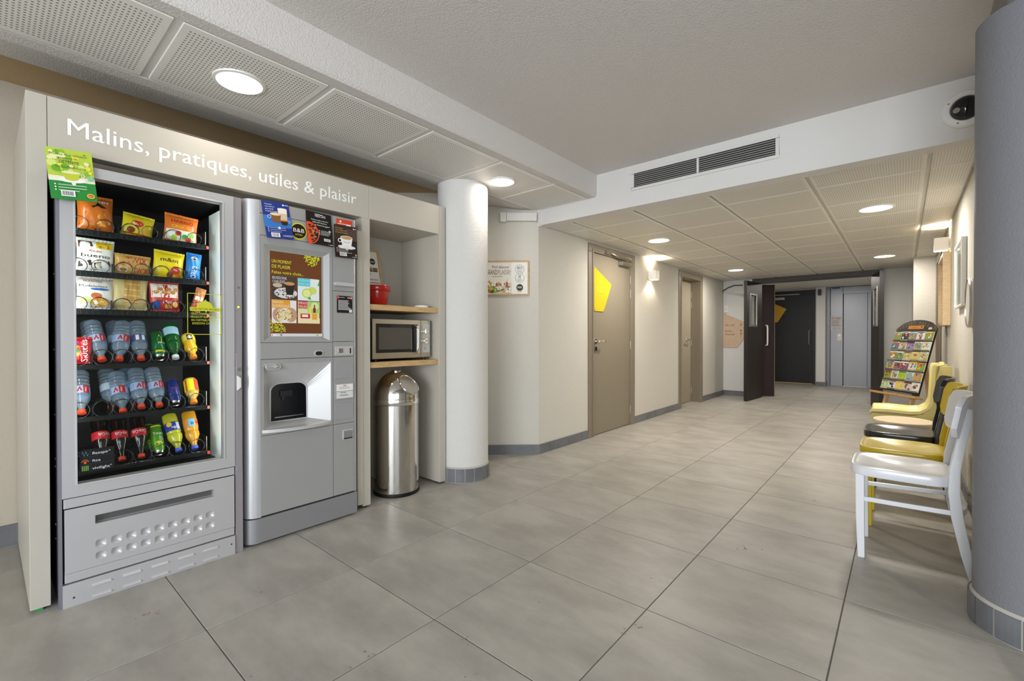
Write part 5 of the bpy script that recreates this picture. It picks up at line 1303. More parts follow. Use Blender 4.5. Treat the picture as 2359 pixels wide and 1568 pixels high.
for z in (1.142, 1.072):
    k = S(); k.cyl((X0, 2.138, z), (X0+0.018, 2.138, z), 0.0205, 24); kk = part('knob', k, CHROME, cpn)
    part('knob_grip', S().box(X0+0.017, X0+0.026, 2.132, 2.144, z-0.016, z+0.016) if z > 1.1 else S().box(X0+0.017, X0+0.026, 2.122, 2.154, z-0.004, z+0.004), STEEL, kk, 0.002)
a = Art(plane_fn((X0+0.002, 2.138, 1.018), (0, 1, 0), (0, 0, 1))); a.disc(0, 0.004, 0.0035, '#4a4a4a'); a.rect(-0.010, -0.008, 0.010, -0.005, '#5a5a5a'); a.build('badge', cpn)
for y in (1.74, 2.15): part('foot', S().cyl((-2.72, y, 0.933), (-2.72, y, 0.948), 0.012, 12), BLACK, mw)

# waste bin
bn = empty('waste_bin', (-2.745, 1.93, 0), 'polished steel push-flap waste bin under the shelf', 'bin')
bc = (-2.752, 1.928); mt = Matrix.Translation((*bc, 0)); R_ = 0.158
part('base_ring', S().lathe([(0.0005, 0), (R_+0.002, 0), (R_+0.004, 0.006), (R_+0.003, 0.024), (R_-0.002, 0.026)], 48, mt), BLACK, bn)
part('bin_body', S().lathe([(R_, 0.022), (R_, 0.642)], 64, mt), POLISH, bn)
part('collar', S().lathe([(R_+0.001, 0.628), (R_+0.005, 0.632), (R_+0.001, 0.640), (R_+0.004, 0.648), (R_+0.001, 0.660), (R_+0.001, 0.668)], 64, mt), CHROME, bn)
fd = Vector((math.cos(math.radians(40))*math.cos(math.radians(14)), math.cos(math.radians(40))*math.sin(math.radians(14)), math.sin(math.radians(40))))
c0 = Vector((*bc, 0.668)); DPL = 0.149
dm = S().lathe([(R_*math.cos(t), 0.668+0.190*math.sin(t)) for t in [PI/2*k/44 for k in range(44)]]+[(0.0005, 0.858)], 120, mt)
for k, p in enumerate(dm.v):
    q_ = (Vector(p)-c0).dot(fd)-DPL
    if q_ > 0: dm.v[k] = tuple(Vector(p)-fd*q_)
part('dome', dm, POLISH, bn)
part('dome_cap', S().lathe([(0.034, 0.8545), (0.036, 0.861), (0.028, 0.864), (0.0005, 0.864)], 32, mt), CHROME, bn)
# push flap: an inclined disc in a ring, facing the aisle and the corridor
fq = Matrix.Translation(c0+fd*DPL) @ fd.to_track_quat('Z', 'Y').to_matrix().to_4x4()
part('flap_ring', S().lathe([(0.084, -0.010), (0.085, 0.002), (0.082, 0.006), (0.078, 0.004), (0.077, 0.0)], 48, fq), CHROME, bn)
part('flap', S().lathe([(0.078, 0.002), (0.05, 0.0025), (0.0005, 0.003)], 48, fq), mat('flap_satin', '#b5afa6', 0.35, metal=0.7), bn)

# ================================================================== LAMPS
def downlight(label, x, y, z, r, power, group):
    root = empty('ceiling_downlight', (x, y, z), label, 'light', group)
    mt = Matrix.Translation((x, y, z))
    part('trim_ring', S().lathe([(r*1.18, 0.0), (r*1.16, -0.006), (r*1.02, -0.008), (r*1.0, 0.0)], 40, mt), WHITE_P, root)
    part('lens', S().lathe([(r*1.01, -0.004), (r*0.5, -0.0045), (0.0005, -0.0045)], 40, mt), LAMP, root)
    l = area('downlight_lamp', (x, y, z-0.012), (0, 0, 0), r*1.8, r*1.8, power, WARM, 'DISK')
    return root
downlight('round recessed downlight above the snack machine lettering', -2.34, 0.785, ZB-0.001, 0.092, 0.8, 'downlights in the beam')
downlight('round recessed downlight beside the white column', -2.325, 2.585, ZB-0.001, 0.092, 1.7, 'downlights in the beam')
GC = 'downlights in the corridor ceiling'
downlight('corridor downlight near the first taupe door', -2.02, 4.80, ZK-0.001, 0.105, 10, GC)
downlight('corridor downlight near the recessed second door', -2.00, 7.72, ZK-0.001, 0.105, 8, GC)
downlight('largest corridor downlight, on the chair side', -0.175, 4.76, ZK-0.001, 0.105, 10, GC)
downlight('corridor downlight above the open right door leaf', -0.19, 7.66, ZK-0.001, 0.105, 8, GC)
downlight('small downlight left of two beyond the double doors', -1.24, 10.38, 2.2015, 0.05, 5, 'downlights in the vestibule')
downlight('small downlight right of two beyond the double doors', -1.06, 10.38, 2.2015, 0.06, 5, 'downlights in the vestibule')
def sconce(label, xw, sgn, y, z):
    root = empty('wall_light', (xw, y, z), label, 'light', 'wall lights')
    x0, x1 = xw+sgn*0.012, xw+sgn*0.112
    mb = S(); t = 0.006; h = 0.06; b = 0.055
    for xa, xb, ya, yb_ in ((x0, x1, y-b, y-b+t), (x0, x1, y+b-t, y+b), (x0, x0+sgn*t, y-b+t, y+b-t), (x1-sgn*t, x1, y-b+t, y+b-t)):
        mb.box(min(xa, xb), max(xa, xb), ya, yb_, z-h, z+h)
    part('housing', mb, WHITE_P, root)
    mb = S(); mb.box(min(xw, x0), max(xw, x0), y-0.045, y+0.045, z-0.045, z+0.045); part('wall_bracket', mb, WHITE_P, root)
    for s_ in (1, -1):
        mb = S(); mb.box(min(x0, x1)+t, max(x0, x1)-t, y-b+t, y+b-t, z+s_*0.048-0.002, z+s_*0.048+0.002); part('diffuser', mb, LAMP_W, root)
        spot('wall_light_lamp', (xw+sgn*0.055, y, z+s_*0.064), (PI if s_ > 0 else 0, 0, 0), 3.5, (1.0, 0.86, 0.66), math.radians(125), 0.35, 0.02)
sconce('white cube wall light between the two taupe doors', XL, 1, 5.86, 1.92)
sconce('white cube wall light on the chair side wall', XR, -1, 5.93, 1.97)

# ================================================================== WALL FITTINGS
vt = empty('air_vent', (-1.137, YB, 2.34), 'long white ventilation grille with dark louvres on the bulkhead', 'vent')
x0, x1, z0, z1 = -1.656, -0.618, 2.267, 2.421; b = 0.022; mb = S()
for q_ in ((x0, x1, z0, z0+b), (x0, x1, z1-b, z1), (x0, x0+b, z0+b, z1-b), (x1-b, x1, z0+b, z1-b), (-1.145, -1.13, z0+b, z1-b)): mb.box(q_[0], q_[1], YB-0.010, YB-0.0005, q_[2], q_[3])
part('grille_frame', mb, TRIMW, vt, 0.002)
part('duct', S().box(x0+b, x1-b, YB-0.0020, YB-0.0008, z0+b, z1-b), mat('duct_dark', '#2e2b28', 0.8), vt)
for xa, xb in ((x0+b, -1.145), (-1.13, x1-b)):
    for k in range(7):
        z = z0+b+0.008+k*0.0148
        lv = S(); lv.add([(xa, YB-0.0015, z+0.006), (xb, YB-0.0015, z+0.006), (xb, YB-0.0085, z), (xa, YB-0.0085, z), (xa, YB-0.0015, z+0.008), (xb, YB-0.0015, z+0.008), (xb, YB-0.0085, z+0.0022), (xa, YB-0.0085, z+0.0022)], [(0, 1, 2, 3), (4, 5, 6, 7), (3, 2, 6, 7), (0, 4, 5, 1)])
        part('louvre', lv, SILVER_L, vt)
dc = empty('dome_camera', (0.245, YB, 2.30), 'white dome security camera half hidden by the grey column', 'camera')
mt = Matrix.Translation((0.245, YB, 2.30)) @ Matrix.Rotation(PI/2, 4, 'X')
part('mount', S().lathe([(0.096, 0.0), (0.096, 0.016), (0.088, 0.026), (0.066, 0.030), (0.060, 0.026)], 48, mt), WHITE_P, dc)
part('dome', S().lathe([(0.062*math.cos(t), 0.026+0.045*math.sin(t)) for t in [PI/2*k/10 for k in range(10)]]+[(0.0005, 0.071)], 40, mt), BLACKG, dc)
part('lens', S().lathe([(0.0005, 0.002), (0.013, 0.002), (0.014, -0.004)], 20, Matrix.Translation((0.207, YB-0.064, 2.285)) @ Matrix.Rotation(PI/2, 4, 'X')), STEEL, dc)
for t in (2.6, 4.3, 5.6): part('screw', S().cyl((0.245+0.078*math.cos(t), YB-0.026, 2.30+0.078*math.sin(t)), (0.245+0.078*math.cos(t), YB-0.030, 2.30+0.078*math.sin(t)), 0.005, 8), STEEL, dc)

def S3(s, z, o): return sA+sD*s+sN*o+Vector((0, 0, z))
def sbox(mb, s0, s1, z0, z1, o0, o1):
    mb.add([S3(s0, z0, o0), S3(s1, z0, o0), S3(s1, z0, o1), S3(s0, z0, o1), S3(s0, z1, o0), S3(s1, z1, o0), S3(s1, z1, o1), S3(s0, z1, o1)], [(0,3,2,1),(4,5,6,7),(0,1,5,4),(1,2,6,5),(2,3,7,6),(3,0,4,7)])
pf = empty('breakfast_picture', S3(0.32, 1.49, 0), 'oak framed breakfast poster on the slanted wall behind the white column', 'picture')
s0, s1, z0, z1 = 0.092, 0.592, 1.490, 1.812; mb = S(); b = 0.012
for q_ in ((s0, s0+b, z0, z1), (s1-b, s1, z0, z1), (s0+b, s1-b, z0, z0+b), (s0+b, s1-b, z1-b, z1)): sbox(mb, *q_, 0.002, 0.024)
part('frame', mb, OAK, pf); mb = S(); sbox(mb, s0+b, s1-b, z0+b, z1-b, 0.002, 0.014); part('sheet', mb, ink('#e7e2d6'), pf)
a = Art(lambda u, v, w_: S3(s1-b-u, z0+b+v, 0.014+w_))
W_, H_ = s1-s0-2*b, z1-z0-2*b
a.rect(W_*.685, 0, W_, H_, '#eeece6'); a.rect(0, 0, W_*.685, H_*.34, '#cfc8b4')
a.text('Petit déjeuner', W_*.30, H_*.80, H_*.085, '#3c3a36', W_*.34, shear=0.25); a.text('GRAND', W_*.19, H_*.60, H_*.15, '#3a3835', W_*.215); a.text('PLAISIR!', W_*.42, H_*.60, H_*.15, '#8b8780', W_*.25); fake_lines(a, W_*.30, H_*.53, W_*.26, 1, .01, H_*.02, '#b9a878', 3)
rr = random.Random(4)
a.poly([(W_*.10, H_*.14), (W_*.32, H_*.02), (W_*.52, H_*.10), (W_*.34, H_*.26)], '#86a83a')
for k in range(70):
    u, v = rr.uniform(.05, .66)*W_, rr.uniform(.04, .32)*H_
    a.disc(u, v, rr.uniform(.010, .026)*W_, rr.choice(('#efece6', '#f4f2ee', '#d9a035', '#b5562c', '#e2b64a', '#5a3a26', '#f0f0ec', '#8f6a40')), 10, ry=rr.uniform(.02, .05)*H_); a.w -= a.step*.8
for k in range(6): x_ = W_*(.18+.08*k); a.rect(x_, H_*.24, x_+W_*.035, H_*.38, rr.choice(('#f2f0ec', '#e0922c', '#c24a2c', '#f0eee8'))); a.disc(x_+W_*.0175, H_*.38, W_*.0175, '#efe9dc', ry=H_*.015)
a.poly([(W_*.22, H_*.36), (W_*.27, H_*.34), (W_*.255, H_*.43)], '#c98a3c'); a.poly([(W_*.57, H_*.34), (W_*.575, H_*.34), (W_*.615, H_*.46), (W_*.61, H_*.46)], '#4a4640')
for cy, tx in ((.77, '6€15'), (.50, '3€')):
    a.disc(W_*.845, H_*cy, W_*.088, '#8d8a84', 32, r0=W_*.083); a.text(tx, W_*.845, H_*(cy+.0), H_*.085, '#4a4844', W_*(.10 if len(tx) > 2 else .05), 'C'); fake_lines(a, W_*.80, H_*(cy-.05), W_*.09, 2, H_*.04, H_*.012, '#a5a29c', 6)
a.disc(W_*.845, H_*.20, W_*.065, '#5a5448', 28); a.disc(W_*.845, H_*.20, W_*.058, '#2c241c', 28); a.text('B&B', W_*.845, H_*.175, H_*.06, '#efece6', W_*.08, 'C'); fake_lines(a, W_*.80, H_*.07, W_*.09, 1, .01, H_*.012, '#77746e', 6)
a.build('print', pf)
tk = S(); sbox(tk, 0.02, 0.30, 2.175, 2.250, 0.0, 0.05); sbox(tk, 0.302, 0.36, 2.165, 2.250, 0.0, 0.055)
thing('cable_trunking', tk, TRIMW, 'short white cable trunking high on the slanted wall by the bulkhead corner', 'trunking', bevel=0.003)
# far wall
sg = thing('direction_sign', S().prism([(-2.585, 1.545), (-2.235, 1.375), (-2.235, 1.070), (-2.345, 0.898), (-2.585, 0.898)], lambda u, v: (u, YF-0.002, v), lambda u, v: (u, YF-0.014, v)), mat('sign_oak', '#d6bda4', 0.5, vary=('#c9ab8c', 16, (10, 1, 1))), 'pale oak five-sided direction sign on the far wall', 'sign', bevel=0.001)
a = Art(lambda u, v, w_: (u, YF-0.014-w_, v))
a.text('001 à 021', -2.558, 1.302, 0.032, '#5a4636', 0.155); a.text('Escalier', -2.558, 1.190, 0.032, '#5a4636', 0.132); a.text('Ascenseur', -2.558, 1.132, 0.032, '#5a4636', 0.172)
a.build('lettering', sg)
for z in (1.302, 1.190, 1.132):
    a = Art(lambda u, v, w_: (u, YF-0.014-w_, v)); x_ = -2.285; a.rect(x_-0.003, z-0.004, x_+0.003, z+0.036, '#4a3a2e'); a.poly([(x_-0.020, z+0.020), (x_, z+0.042), (x_+0.020, z+0.020), (x_+0.016, z+0.016), (x_, z+0.033), (x_-0.016, z+0.016)], '#4a3a2e'); a.build('arrow', sg)
th = empty('thermostat', (-2.53, YF, 1.62), 'small white square wall thermostat above the direction sign', 'thermostat')
part('housing', S().box(-2.580, -2.500, YF-0.030, YF-0.002, 1.555, 1.685), WHITE_P, th, 0.004)
part('dial', S().cyl((-2.54, YF-0.030, 1.625), (-2.54, YF-0.040, 1.625), 0.026, 24), TRIMW, th)
cd = S(); cd.box(-2.572, -2.548, YF-0.018, YF-0.001, 1.69, ZK); cd.box(-2.572, -2.2, YF-0.016, YF-0.001, 1.945, 1.955)
thing('cable_duct', cd, TRIMW, 'thin white cable duct running up the far wall corner', 'trunking')
# right wall
wfm = empty('wooden_notice_board', (XR, 6.2, 1.2), 'pale wooden notice frame on the chair side wall below the cube light', 'picture frame')
y0, y1, z0, z1 = 5.80, 6.55, 1.205, 1.880; b = 0.03; mb = S()
for q_ in ((y0, y0+b, z0, z1), (y1-b, y1, z0, z1), (y0+b, y1-b, z0, z0+b), (y0+b, y1-b, z1-b, z1)): mb.box(XR-0.055, XR-0.001, *q_)
part('frame', mb, mat('beech', '#e2caa6', 0.45, vary=('#d4b78c', 16, (1, 1, 8))), wfm, 0.002)
part('sheet', S().box(XR-0.02, XR-0.002, y0+b, y1-b, z0+b, z1-b), PAPER, wfm); part('clip', S().box(XR-0.028, XR-0.018, y0+0.06, y0+0.09, z0+0.04, z0+0.055), DARK, wfm)
wf2 = empty('framed_notice', (XR, 4.7, 1.3), 'white framed glazed notice on the chair side wall nearest the grey column', 'picture frame')
y0, y1, z0, z1 = 4.40, 4.95, 1.315, 1.790; b = 0.015; mb = S()
for q_ in ((y0, y0+b, z0, z1), (y1-b, y1, z0, z1), (y0+b, y1-b, z0, z0+b), (y0+b, y1-b, z1-b, z1)): mb.box(XR-0.030, XR-0.001, *q_)
part('frame', mb, WHITE_P, wf2, 0.002); part('sheet', S().box(XR-0.014, XR-0.002, y0+b, y1-b, z0+b, z1-b), PAPER, wf2)
a = Art(lambda u, v, w_: (XR-0.014-w_, y1-u, z0+v)); fake_lines(a, 0.06, 0.42, 0.42, 24, 0.016, 0.006, '#b9b4ac', 3); a.build('print', wf2)
part('glazing', S().box(XR-0.0225, XR-0.0205, y0+b, y1-b, z0+b, z1-b), GLASS, wf2)
rd = empty('round_wall_dish', (XR, 4.02, 1.31), 'round white rimmed wall dish mostly hidden by the grey column', 'wall dish')
mt = Matrix.Translation((XR-0.001, 4.02, 1.31)) @ Matrix.Rotation(-PI/2, 4, 'Y')
part('dish', S().lathe([(0.150, 0.0), (0.156, 0.012), (0.150, 0.022), (0.0005, 0.018)], 40, mt), WHITE_P, rd); part('rim', S().lathe([(0.148, 0.018), (0.157, 0.020), (0.150, 0.028), (0.143, 0.022)], 40, mt), STEEL, rd)

# ================================================================== CHAIRS (facing the aisle, backs to the right wall)
def seat_mesh(w_, d_, ex, zt, th, scoop):
    mb = S(); n = 48; base = []
    def o(t):
        c, s_ = math.cos(t), math.sin(t); k = (abs(c)**ex+abs(s_)**ex)**(-1/ex)
        return c*k*d_/2, s_*k*w_/2
    rings = [(0.0, -scoop), (0.35, -scoop*0.95), (0.62, -scoop*0.6), (0.84, -scoop*0.12), (0.94, 0.0), (0.985, -0.002), (1.0, -0.008), (1.0, -th+0.004), (0.985, -th), (0.0, -th)]
    prof = []
    def fn(u, v):
        k, dz = rings[int(round(v*(len(rings)-1)))]; x, y = o(2*PI*u); return Vector((x*max(k, 1e-4), y*max(k, 1e-4), zt+dz))
    mb.surf(fn, n, len(rings)-1, 0, True, True)
    return mb
def chair(name, label, y, xc, m, ex=5.0, scoop=0.016):
    """wooden chair; seat centre at (xc, y); front towards -x"""
    root = empty(name, (xc, y, 0), label, 'chair', 'chairs along the right wall')
    O = Vector((xc, y, 0))
    def sh(mb):
        mb.v = [(a_+O.x, b_+O.y, c_) for a_, b_, c_ in mb.v]; return mb
    W_, D_ = 0.395, 0.385
    part('seat', sh(seat_mesh(W_, D_, ex, 0.460, 0.046, scoop)), m, root)
    for s_ in (-1, 1):
        mb = S().bar([(-0.150, s_*0.160, 0.416), (-0.148, s_*0.158, 0.2), (-0.143, s_*0.155, 0.0)], [0.036, 0.034, 0.028], 0.034); part('leg', sh(mb), m, root, 0.004)
        mb = S().bar([(0.258, s_*0.178, 0.0), (0.228, s_*0.176, 0.13), (0.200, s_*0.174, 0.28), (0.188, s_*0.172, 0.40), (0.190, s_*0.168, 0.50), (0.214, s_*0.160, 0.64), (0.245, s_*0.150, 0.775)], [0.030, 0.037, 0.041, 0.041, 0.039, 0.036, 0.030], 0.030)
        part('leg', sh(mb), m, root, 0.004)
        mb = S().bar([(-0.145, s_*0.156, 0.293), (0.03, s_*0.166, 0.298), (0.195, s_*0.173, 0.304)], 0.022, 0.014); part('stretcher', sh(mb), m, root, 0.003)
    mb = S().bar([(0.196, -0.17, 0.30), (0.222, -0.08, 0.30), (0.230, 0, 0.30), (0.222, 0.08, 0.30), (0.196, 0.17, 0.30)], 0.030, 0.030, 0, Vector((0, 0, 1))); part('stretcher', sh(mb), m, root, 0.004)
    # curved back board, ends forward, rounded corners
    mb = S(); nu, nv = 24, 12; hw, z0, z1, th = 0.208, 0.640, 0.835, 0.020
    def board(side):
        def fn(u, v):
            a_ = (u-0.5)*2; zz = (v-0.5)*2
            # rounded rectangle mapping
            k = 0.16
            yy = a_*hw; hh = (z1-z0)/2
            r_ = 0.045
            ex_ = max(0, abs(yy)-(hw-r_)); lim = hh-r_+math.sqrt(max(0, r_*r_-ex_*ex_))
            z = (z0+z1)/2+zz*lim
            x = 0.282+0.16*(z-0.74)-0.060*(a_**2)+side*th/2
            return Vector((x, yy, z))
        return fn
    mb.surf(board(-1), nu, nv); mb.surf(board(1), nu, nv)
    f0, f1 = board(-1), board(1)
    mb.surf(lambda u, v: f0(u, 1) if v < .5 else f1(u, 1), nu, 1); mb.surf(lambda u, v: f0(u, 0) if v < .5 else f1(u, 0), nu, 1)
    mb.surf(lambda u, v: f0(0, u) if v < .5 else f1(0, u), nv, 1); mb.surf(lambda u, v: f0(1, u) if v < .5 else f1(1, u), nv, 1)
    mb.v = [(a_-0.030, b_, c_) for a_, b_, c_ in mb.v]
    part('backrest', sh(mb), m, root)
    for s_ in (-1, 1):
        part('foot_glide', sh(S().cyl((-0.143, s_*0.155, 0), (-0.143, s_*0.155, 0.004), 0.012, 10)), DARK, root)
    return root
chair('dining_chair', 'white lacquered wooden chair nearest the camera, by the grey column', 3.02, -0.012, mat('white_lacquer', '#e4e6ea', 0.22, spec=0.5))
chair('dining_chair', 'mustard yellow wooden chair between the white and the black chair', 3.53, -0.005, mat('mustard_lacquer', '#cfb424', 0.25, spec=0.5))
chair('dining_chair', 'black wooden chair behind the mustard yellow chair', 4.11, -0.015, mat('black_lacquer', '#26272b', 0.20, spec=0.5))
# round-seated stool in bare wood
stl = empty('round_stool', (0.0, 4.60, 0), 'pale bare wood round seat between the black and the pale yellow chair', 'stool', 'chairs along the right wall')
sm_ = seat_mesh(0.40, 0.37, 2.0, 0.462, 0.030, 0.003); sm_.v = [(a_+0.005, b_+4.60, c_) for a_, b_, c_ in sm_.v]
BIRCH = mat('birch', '#d9c8ab', 0.55, vary=('#d2bd9b', 10, (1, 8, 1))); part('seat', sm_, BIRCH, stl)
for sx in (-1, 1):
    for sy in (-1, 1): part('leg', S().bar([(0.005+sx*0.10, 4.60+sy*0.10, 0.434), (0.005+sx*0.14, 4.60+sy*0.14, 0)], [0.034, 0.026], 0.030), BIRCH, stl, 0.004)
for s_ in (-1, 1): part('stretcher', S().bar([(0.005-0.125, 4.60+s_*0.125, 0.18), (0.005+0.125, 4.60+s_*0.125, 0.18)], 0.02, 0.016), BIRCH, stl, 0.003)
# one-piece pale yellow chair: broad shell bent up into a back
PALE = mat('pale_yellow', '#e3d689', 0.32, spec=0.5)
sh_ = empty('shell_chair', (0.0, 5.12, 0), 'pale yellow one-piece chair beside the brochure stand', 'chair', 'chairs along the right wall')
side_prof = [(-0.215, 0.445), (-0.205, 0.462), (-0.10, 0.468), (0.04, 0.462), (0.105, 0.470), (0.145, 0.500), (0.168, 0.550), (0.185, 0.64), (0.205, 0.76), (0.222, 0.872), (0.232, 0.885)]
mb = S(); n = len(side_prof)
def spt(u, v):
    i = min(int(v*(n-1)+1e-6), n-2); t = v*(n-1)-i
    x = side_prof[i][0]*(1-t)+side_prof[i+1][0]*t; z = side_prof[i][1]*(1-t)+side_prof[i+1][1]*t
    a_ = (u-0.5)*2; q_ = abs(a_)**4
    up_ = max(0.0, min(1.0, (z-0.50)/0.35))
    return Vector((x-0.045*q_*up_, 5.12+a_*0.225, z+0.030*q_*(1-up_)-0.018*(abs(a_)**2)*0+0.010*math.cos(a_*PI)*up_))
mb.surf(spt, 20, 30)
def spt2(u, v): p = spt(u, v); return p+Vector((0.020 if p.z > 0.52 else 0.004, 0, -0.022 if p.z < 0.52 else -0.004))
mb.surf(spt2, 20, 30)
for e_ in (0, 1):
    mb.surf(lambda u, v, e_=e_: spt(e_, u) if v < .5 else spt2(e_, u), 30, 1); mb.surf(lambda u, v, e_=e_: spt(u, e_) if v < .5 else spt2(u, e_), 20, 1)
part('shell', mb, PALE, sh_)
for s_ in (-1, 1):
    ap = []
    for x, z in ((-0.205, 0.455), (0.05, 0.455), (0.12, 0.475), (0.165, 0.55), (0.205, 0.80), (0.222, 0.866), (0.285, 0.868), (0.290, 0.80), (0.265, 0.62), (0.235, 0.50), (0.18, 0.41), (0.12, 0.385), (-0.18, 0.385), (-0.205, 0.40)): ap.append((x, z))
    part('side_cheek', S().prism(ap, lambda x, z, s_=s_: (x, 5.12+s_*0.198, z), lambda x, z, s_=s_: (x, 5.12+s_*0.214, z)), PALE, sh_, 0.003)
    for x0_, x1_ in ((-0.16, -0.17), (0.15, 0.20)): part('leg', S().bar([(x0_, 5.12+s_*0.19, 0.44), (x1_, 5.12+s_*0.19, 0)], [0.038, 0.028], 0.030), PALE, sh_, 0.004)

# ================================================================== BROCHURE STAND
BL = Vector((-0.194, 6.520, 0.5)); e_ = Vector((0.312, -0.419, 0)).normalized(); nb = Vector((0.802, 0.597, 0)).normalized(); tl = 0.25
vb_ = nb*math.sin(tl)+Vector((0, 0, 1))*math.cos(tl); nf = e_.cross(vb_).normalized()
if nf.dot(Vector((-1, -1, 0))) < 0: nf = -nf
BWD, BHT = 0.522, 0.742
def bp(u, v, w_): return BL+e_*u+vb_*v+nf*w_
stand = empty('brochure_stand', (0.0, 6.4, 0), 'black arched brochure display board on a wooden easel', 'display stand')
def bbox(mb, u0, u1, v0, v1, w0, w1):
    mb.add([bp(u0, v0, w0), bp(u1, v0, w0), bp(u1, v1, w0), bp(u0, v1, w0), bp(u0, v0, w1), bp(u1, v0, w1), bp(u1, v1, w1), bp(u0, v1, w1)], [(0,3,2,1),(4,5,6,7),(0,1,5,4),(1,2,6,5),(2,3,7,6),(3,0,4,7)])
out = [(0, 0), (BWD, 0), (BWD, BHT-0.035)]
for k in range(15): t = k/14; out.append((BWD*(1-t)+ (0.0)*t, BHT-0.035+0.035*min(1, 6*t*(1-t)*1.2)+0.058*math.sin(PI*t)))
out.append((0, BHT-0.035))
BOARD = mat('board_black', '#17130f', 0.3)
brd = part('display_board', S().prism(out, lambda u, v: bp(u, v, -0.008), lambda u, v: bp(u, v, 0.0)), BOARD, stand)
a = Art(lambda u, v, w_: bp(u, v, w_)); tx = 'VISITES PASSION'; GOLD = ink('#8f7440')
for k, ch in enumerate(tx):
    if ch == ' ': continue
    t = (k+0.7)/(len(tx)+0.4); a.text(ch, BWD*t, BHT-0.056+0.070*math.sin(PI*t)-0.012, 0.036, GOLD, None, 'C', rot=0.42*math.cos(PI*t)); a.w -= a.step
a.build('lettering', brd); a = Art(lambda u, v, w_: bp(u, v, w_))
a.rect(BWD*.30, BHT-0.040, BWD*.68, BHT-0.004, '#dd8f1e'); a.disc(BWD*.63, BHT-0.020, 0.010, '#5a3a1a'); fake_lines(a, BWD*.40, BHT-0.022, BWD*.18, 2, 0.009, 0.003, '#a86410', 3); a.build('orange_label', brd); a = Art(lambda u, v, w_: bp(u, v, w_))
a.rect(BWD*.80, BHT-0.048, BWD*.88, BHT-0.026, '#e4e2dc'); a.build('white_sticker', brd); a = Art(lambda u, v, w_: bp(u, v, w_))
fake_lines(a, BWD*.08, 0.012, BWD*.80, 2, 0.010, 0.004, '#b9b7b2', 6); a.build('small_print', brd)
RP = 0.1075; R0 = 0.036
for r_ in range(6):
    v0 = R0+r_*RP
    mb = S(); bbox(mb, 0.008, BWD-0.008, v0-0.010, v0-0.004, 0.0, 0.017); part('ledge', mb, BOARD, stand)
    mb = S(); bbox(mb, 0.008, BWD-0.008, v0-0.010, v0+0.010, 0.0155, 0.0175); part('ledge_lip', mb, glassy('lip_clear', '#dfe3e0', 0.06, '#ffffff'), stand)
mb = S(); bbox(mb, -0.075, BWD+0.045, -0.032, -0.012, -0.015, 0.060); part('easel_shelf', mb, mat('easel_oak', '#c99a58', 0.45, vary=('#b98848', 14, (1, 8, 1))), stand, 0.003)
for u in (0.085, BWD-0.085):
    p0 = bp(u, 0.30, -0.022); d_ = -vb_; L_ = p0.z/(-d_.z); p1 = p0+d_*L_
    part('easel_leg', S().bar([tuple(p0), tuple(p1)], 0.035, 0.028, 0, e_), PINE, stand, 0.003)
p0 = bp(BWD*.62, 0.62, -0.022); foot = Vector((0.27, 6.80, 0)); part('easel_leg', S().bar([tuple(p0), tuple(foot)], 0.032, 0.032, 0, e_), PINE, stand, 0.003)
mb = S(); bbox(mb, 0.05, BWD-0.05, 0.27, 0.31, -0.036, -0.010); part('easel_crossbar', mb, PINE, stand)
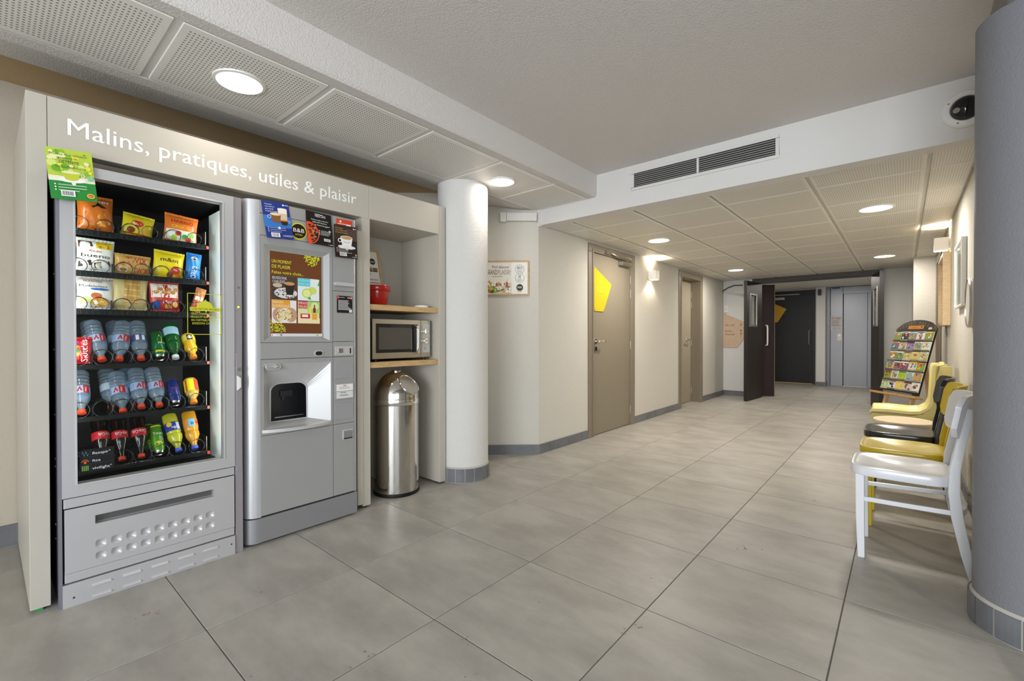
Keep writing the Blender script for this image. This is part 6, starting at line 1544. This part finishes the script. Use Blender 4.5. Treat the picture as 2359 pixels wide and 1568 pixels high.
palettes = [
 [('#7cb85a', '#e07a2c', '#e9e2c8'), ('#2a2a30', '#f0f0ee', '#c9302c'), ('#7a8fb5', '#c9b04a', '#5c7a3c'), ('#eceae6', '#b03a2c', '#8fb8d0'), ('#7c9a4c', '#e8e6e0', '#d9b030')],
 [('#3f6fb0', '#d94a5a', '#c9cf7a'), ('#d9d0c0', '#7a8a5c', '#b98a4a'), ('#9a86c4', '#5a3a34', '#e0d8d0'), ('#b5b0a4', '#4a8a4a', '#5a544c'), ('#dfe3e0', '#c98a4a', '#8fb03c')],
 [('#a8884c', '#efeee8', '#c9a83a'), ('#7c9a5c', '#2f3f8a', '#b9d0d8'), ('#cfc07a', '#f0ebd8', '#8f7a3c'), ('#d0c48a', '#3a4a8a', '#e8c030'), ('#c3c48c', '#efece4', '#9a6a3c')],
 [('#b5c04a', '#3f78c0', '#c94a3a'), ('#b0626a', '#4a4a50', '#d9d0c8'), ('#9a3a3c', '#efeae6', '#5a5ab0'), ('#d9d6c8', '#3a5a9a', '#e0c040'), ('#7cb04a', '#c9402c', '#e6b04a')],
 [('#8fa83c', '#5a3a2a', '#c94a3a'), ('#c9d6d8', '#8f6a3c', '#b9903a'), ('#a3c440', '#d9d02c', '#5c9a3c'), ('#9ab0b8', '#4a5a3c', '#efefef'), ('#d99a3c', '#8fb0c4', '#6a3a20')],
 [('#b5c98a', '#8fa08a', '#e8ece0'), ('#e4e6e8', '#2a2624', '#8a6a5a'), ('#e9d65a', '#f0ead0', '#e09a8a'), ('#d9d0c8', '#7a3a30', '#b0a89c'), ('#e9e7e4', '#6a4630', '#c9b49a')]]
cname = {'#7cb85a': 'green', '#2a2a30': 'black and white', '#7a8fb5': 'blue landscape', '#eceae6': 'white', '#7c9a4c': 'olive'}
rowsn = ['top', 'second', 'third', 'fourth', 'fifth', 'bottom']; colsn = ['first', 'second', 'third', 'fourth', 'fifth']
for r_ in range(6):
    v0 = R0+(5-r_)*RP
    rr = random.Random(50+r_)
    for c_ in range(5):
        w_ = BWD/5-0.008; u0 = 0.010+c_*(BWD-0.012)/5; h_ = 0.099+rr.uniform(-0.003, 0.003)
        base, c2, c3 = palettes[r_][c_]
        root = empty('brochure', bp(u0, v0, 0.01), '%s brochure from the left in the %s row of the stand' % (colsn[c_], rowsn[r_]), 'brochure', 'brochures in the display stand')
        wt = 0.008+rr.uniform(0, 0.006)
        mb = S(); bbox(mb, u0, u0+w_, v0-0.003, v0-0.003+h_, 0.004, wt); part('leaflets', mb, PAPER, root)
        a = Art(lambda u, v, w2, wt=wt: bp(u, v, wt+w2), 0.00015, 0.0003)
        a.rect(u0, v0-0.003, u0+w_, v0-0.003+h_, base)
        for k in range(9): a.disc(u0+w_*rr.uniform(.22, .78), v0+h_*rr.uniform(.22, .75), w_*rr.uniform(.08, .19), rr.choice((c2, c3, base, c2)), 8, ry=h_*rr.uniform(.05, .15)); a.w -= a.step*.5
        for k in range(16): a.disc(u0+w_*rr.uniform(.08, .92), v0+h_*rr.uniform(.12, .80), w_*rr.uniform(.03, .07), rr.choice((c2, c3, base, '#6a675e', '#8fae5a', '#c98a4a')), 6, ry=h_*rr.uniform(.02, .05)); a.w -= a.step*.5
        a.rect(u0, v0+h_*.80, u0+w_, v0+h_*.95, rr.choice((c2, c3, '#f0eee8'))); a.rect(u0+w_*.1, v0+h_*.84, u0+w_*.8, v0+h_*.89, rr.choice(('#f4f2ec', '#3a3a40', c3)))
        a.rect(u0, v0-0.003, u0+w_, v0+h_*.10, rr.choice((c3, c2)))
        a.build('cover', root)

bpy.context.view_layer.update()
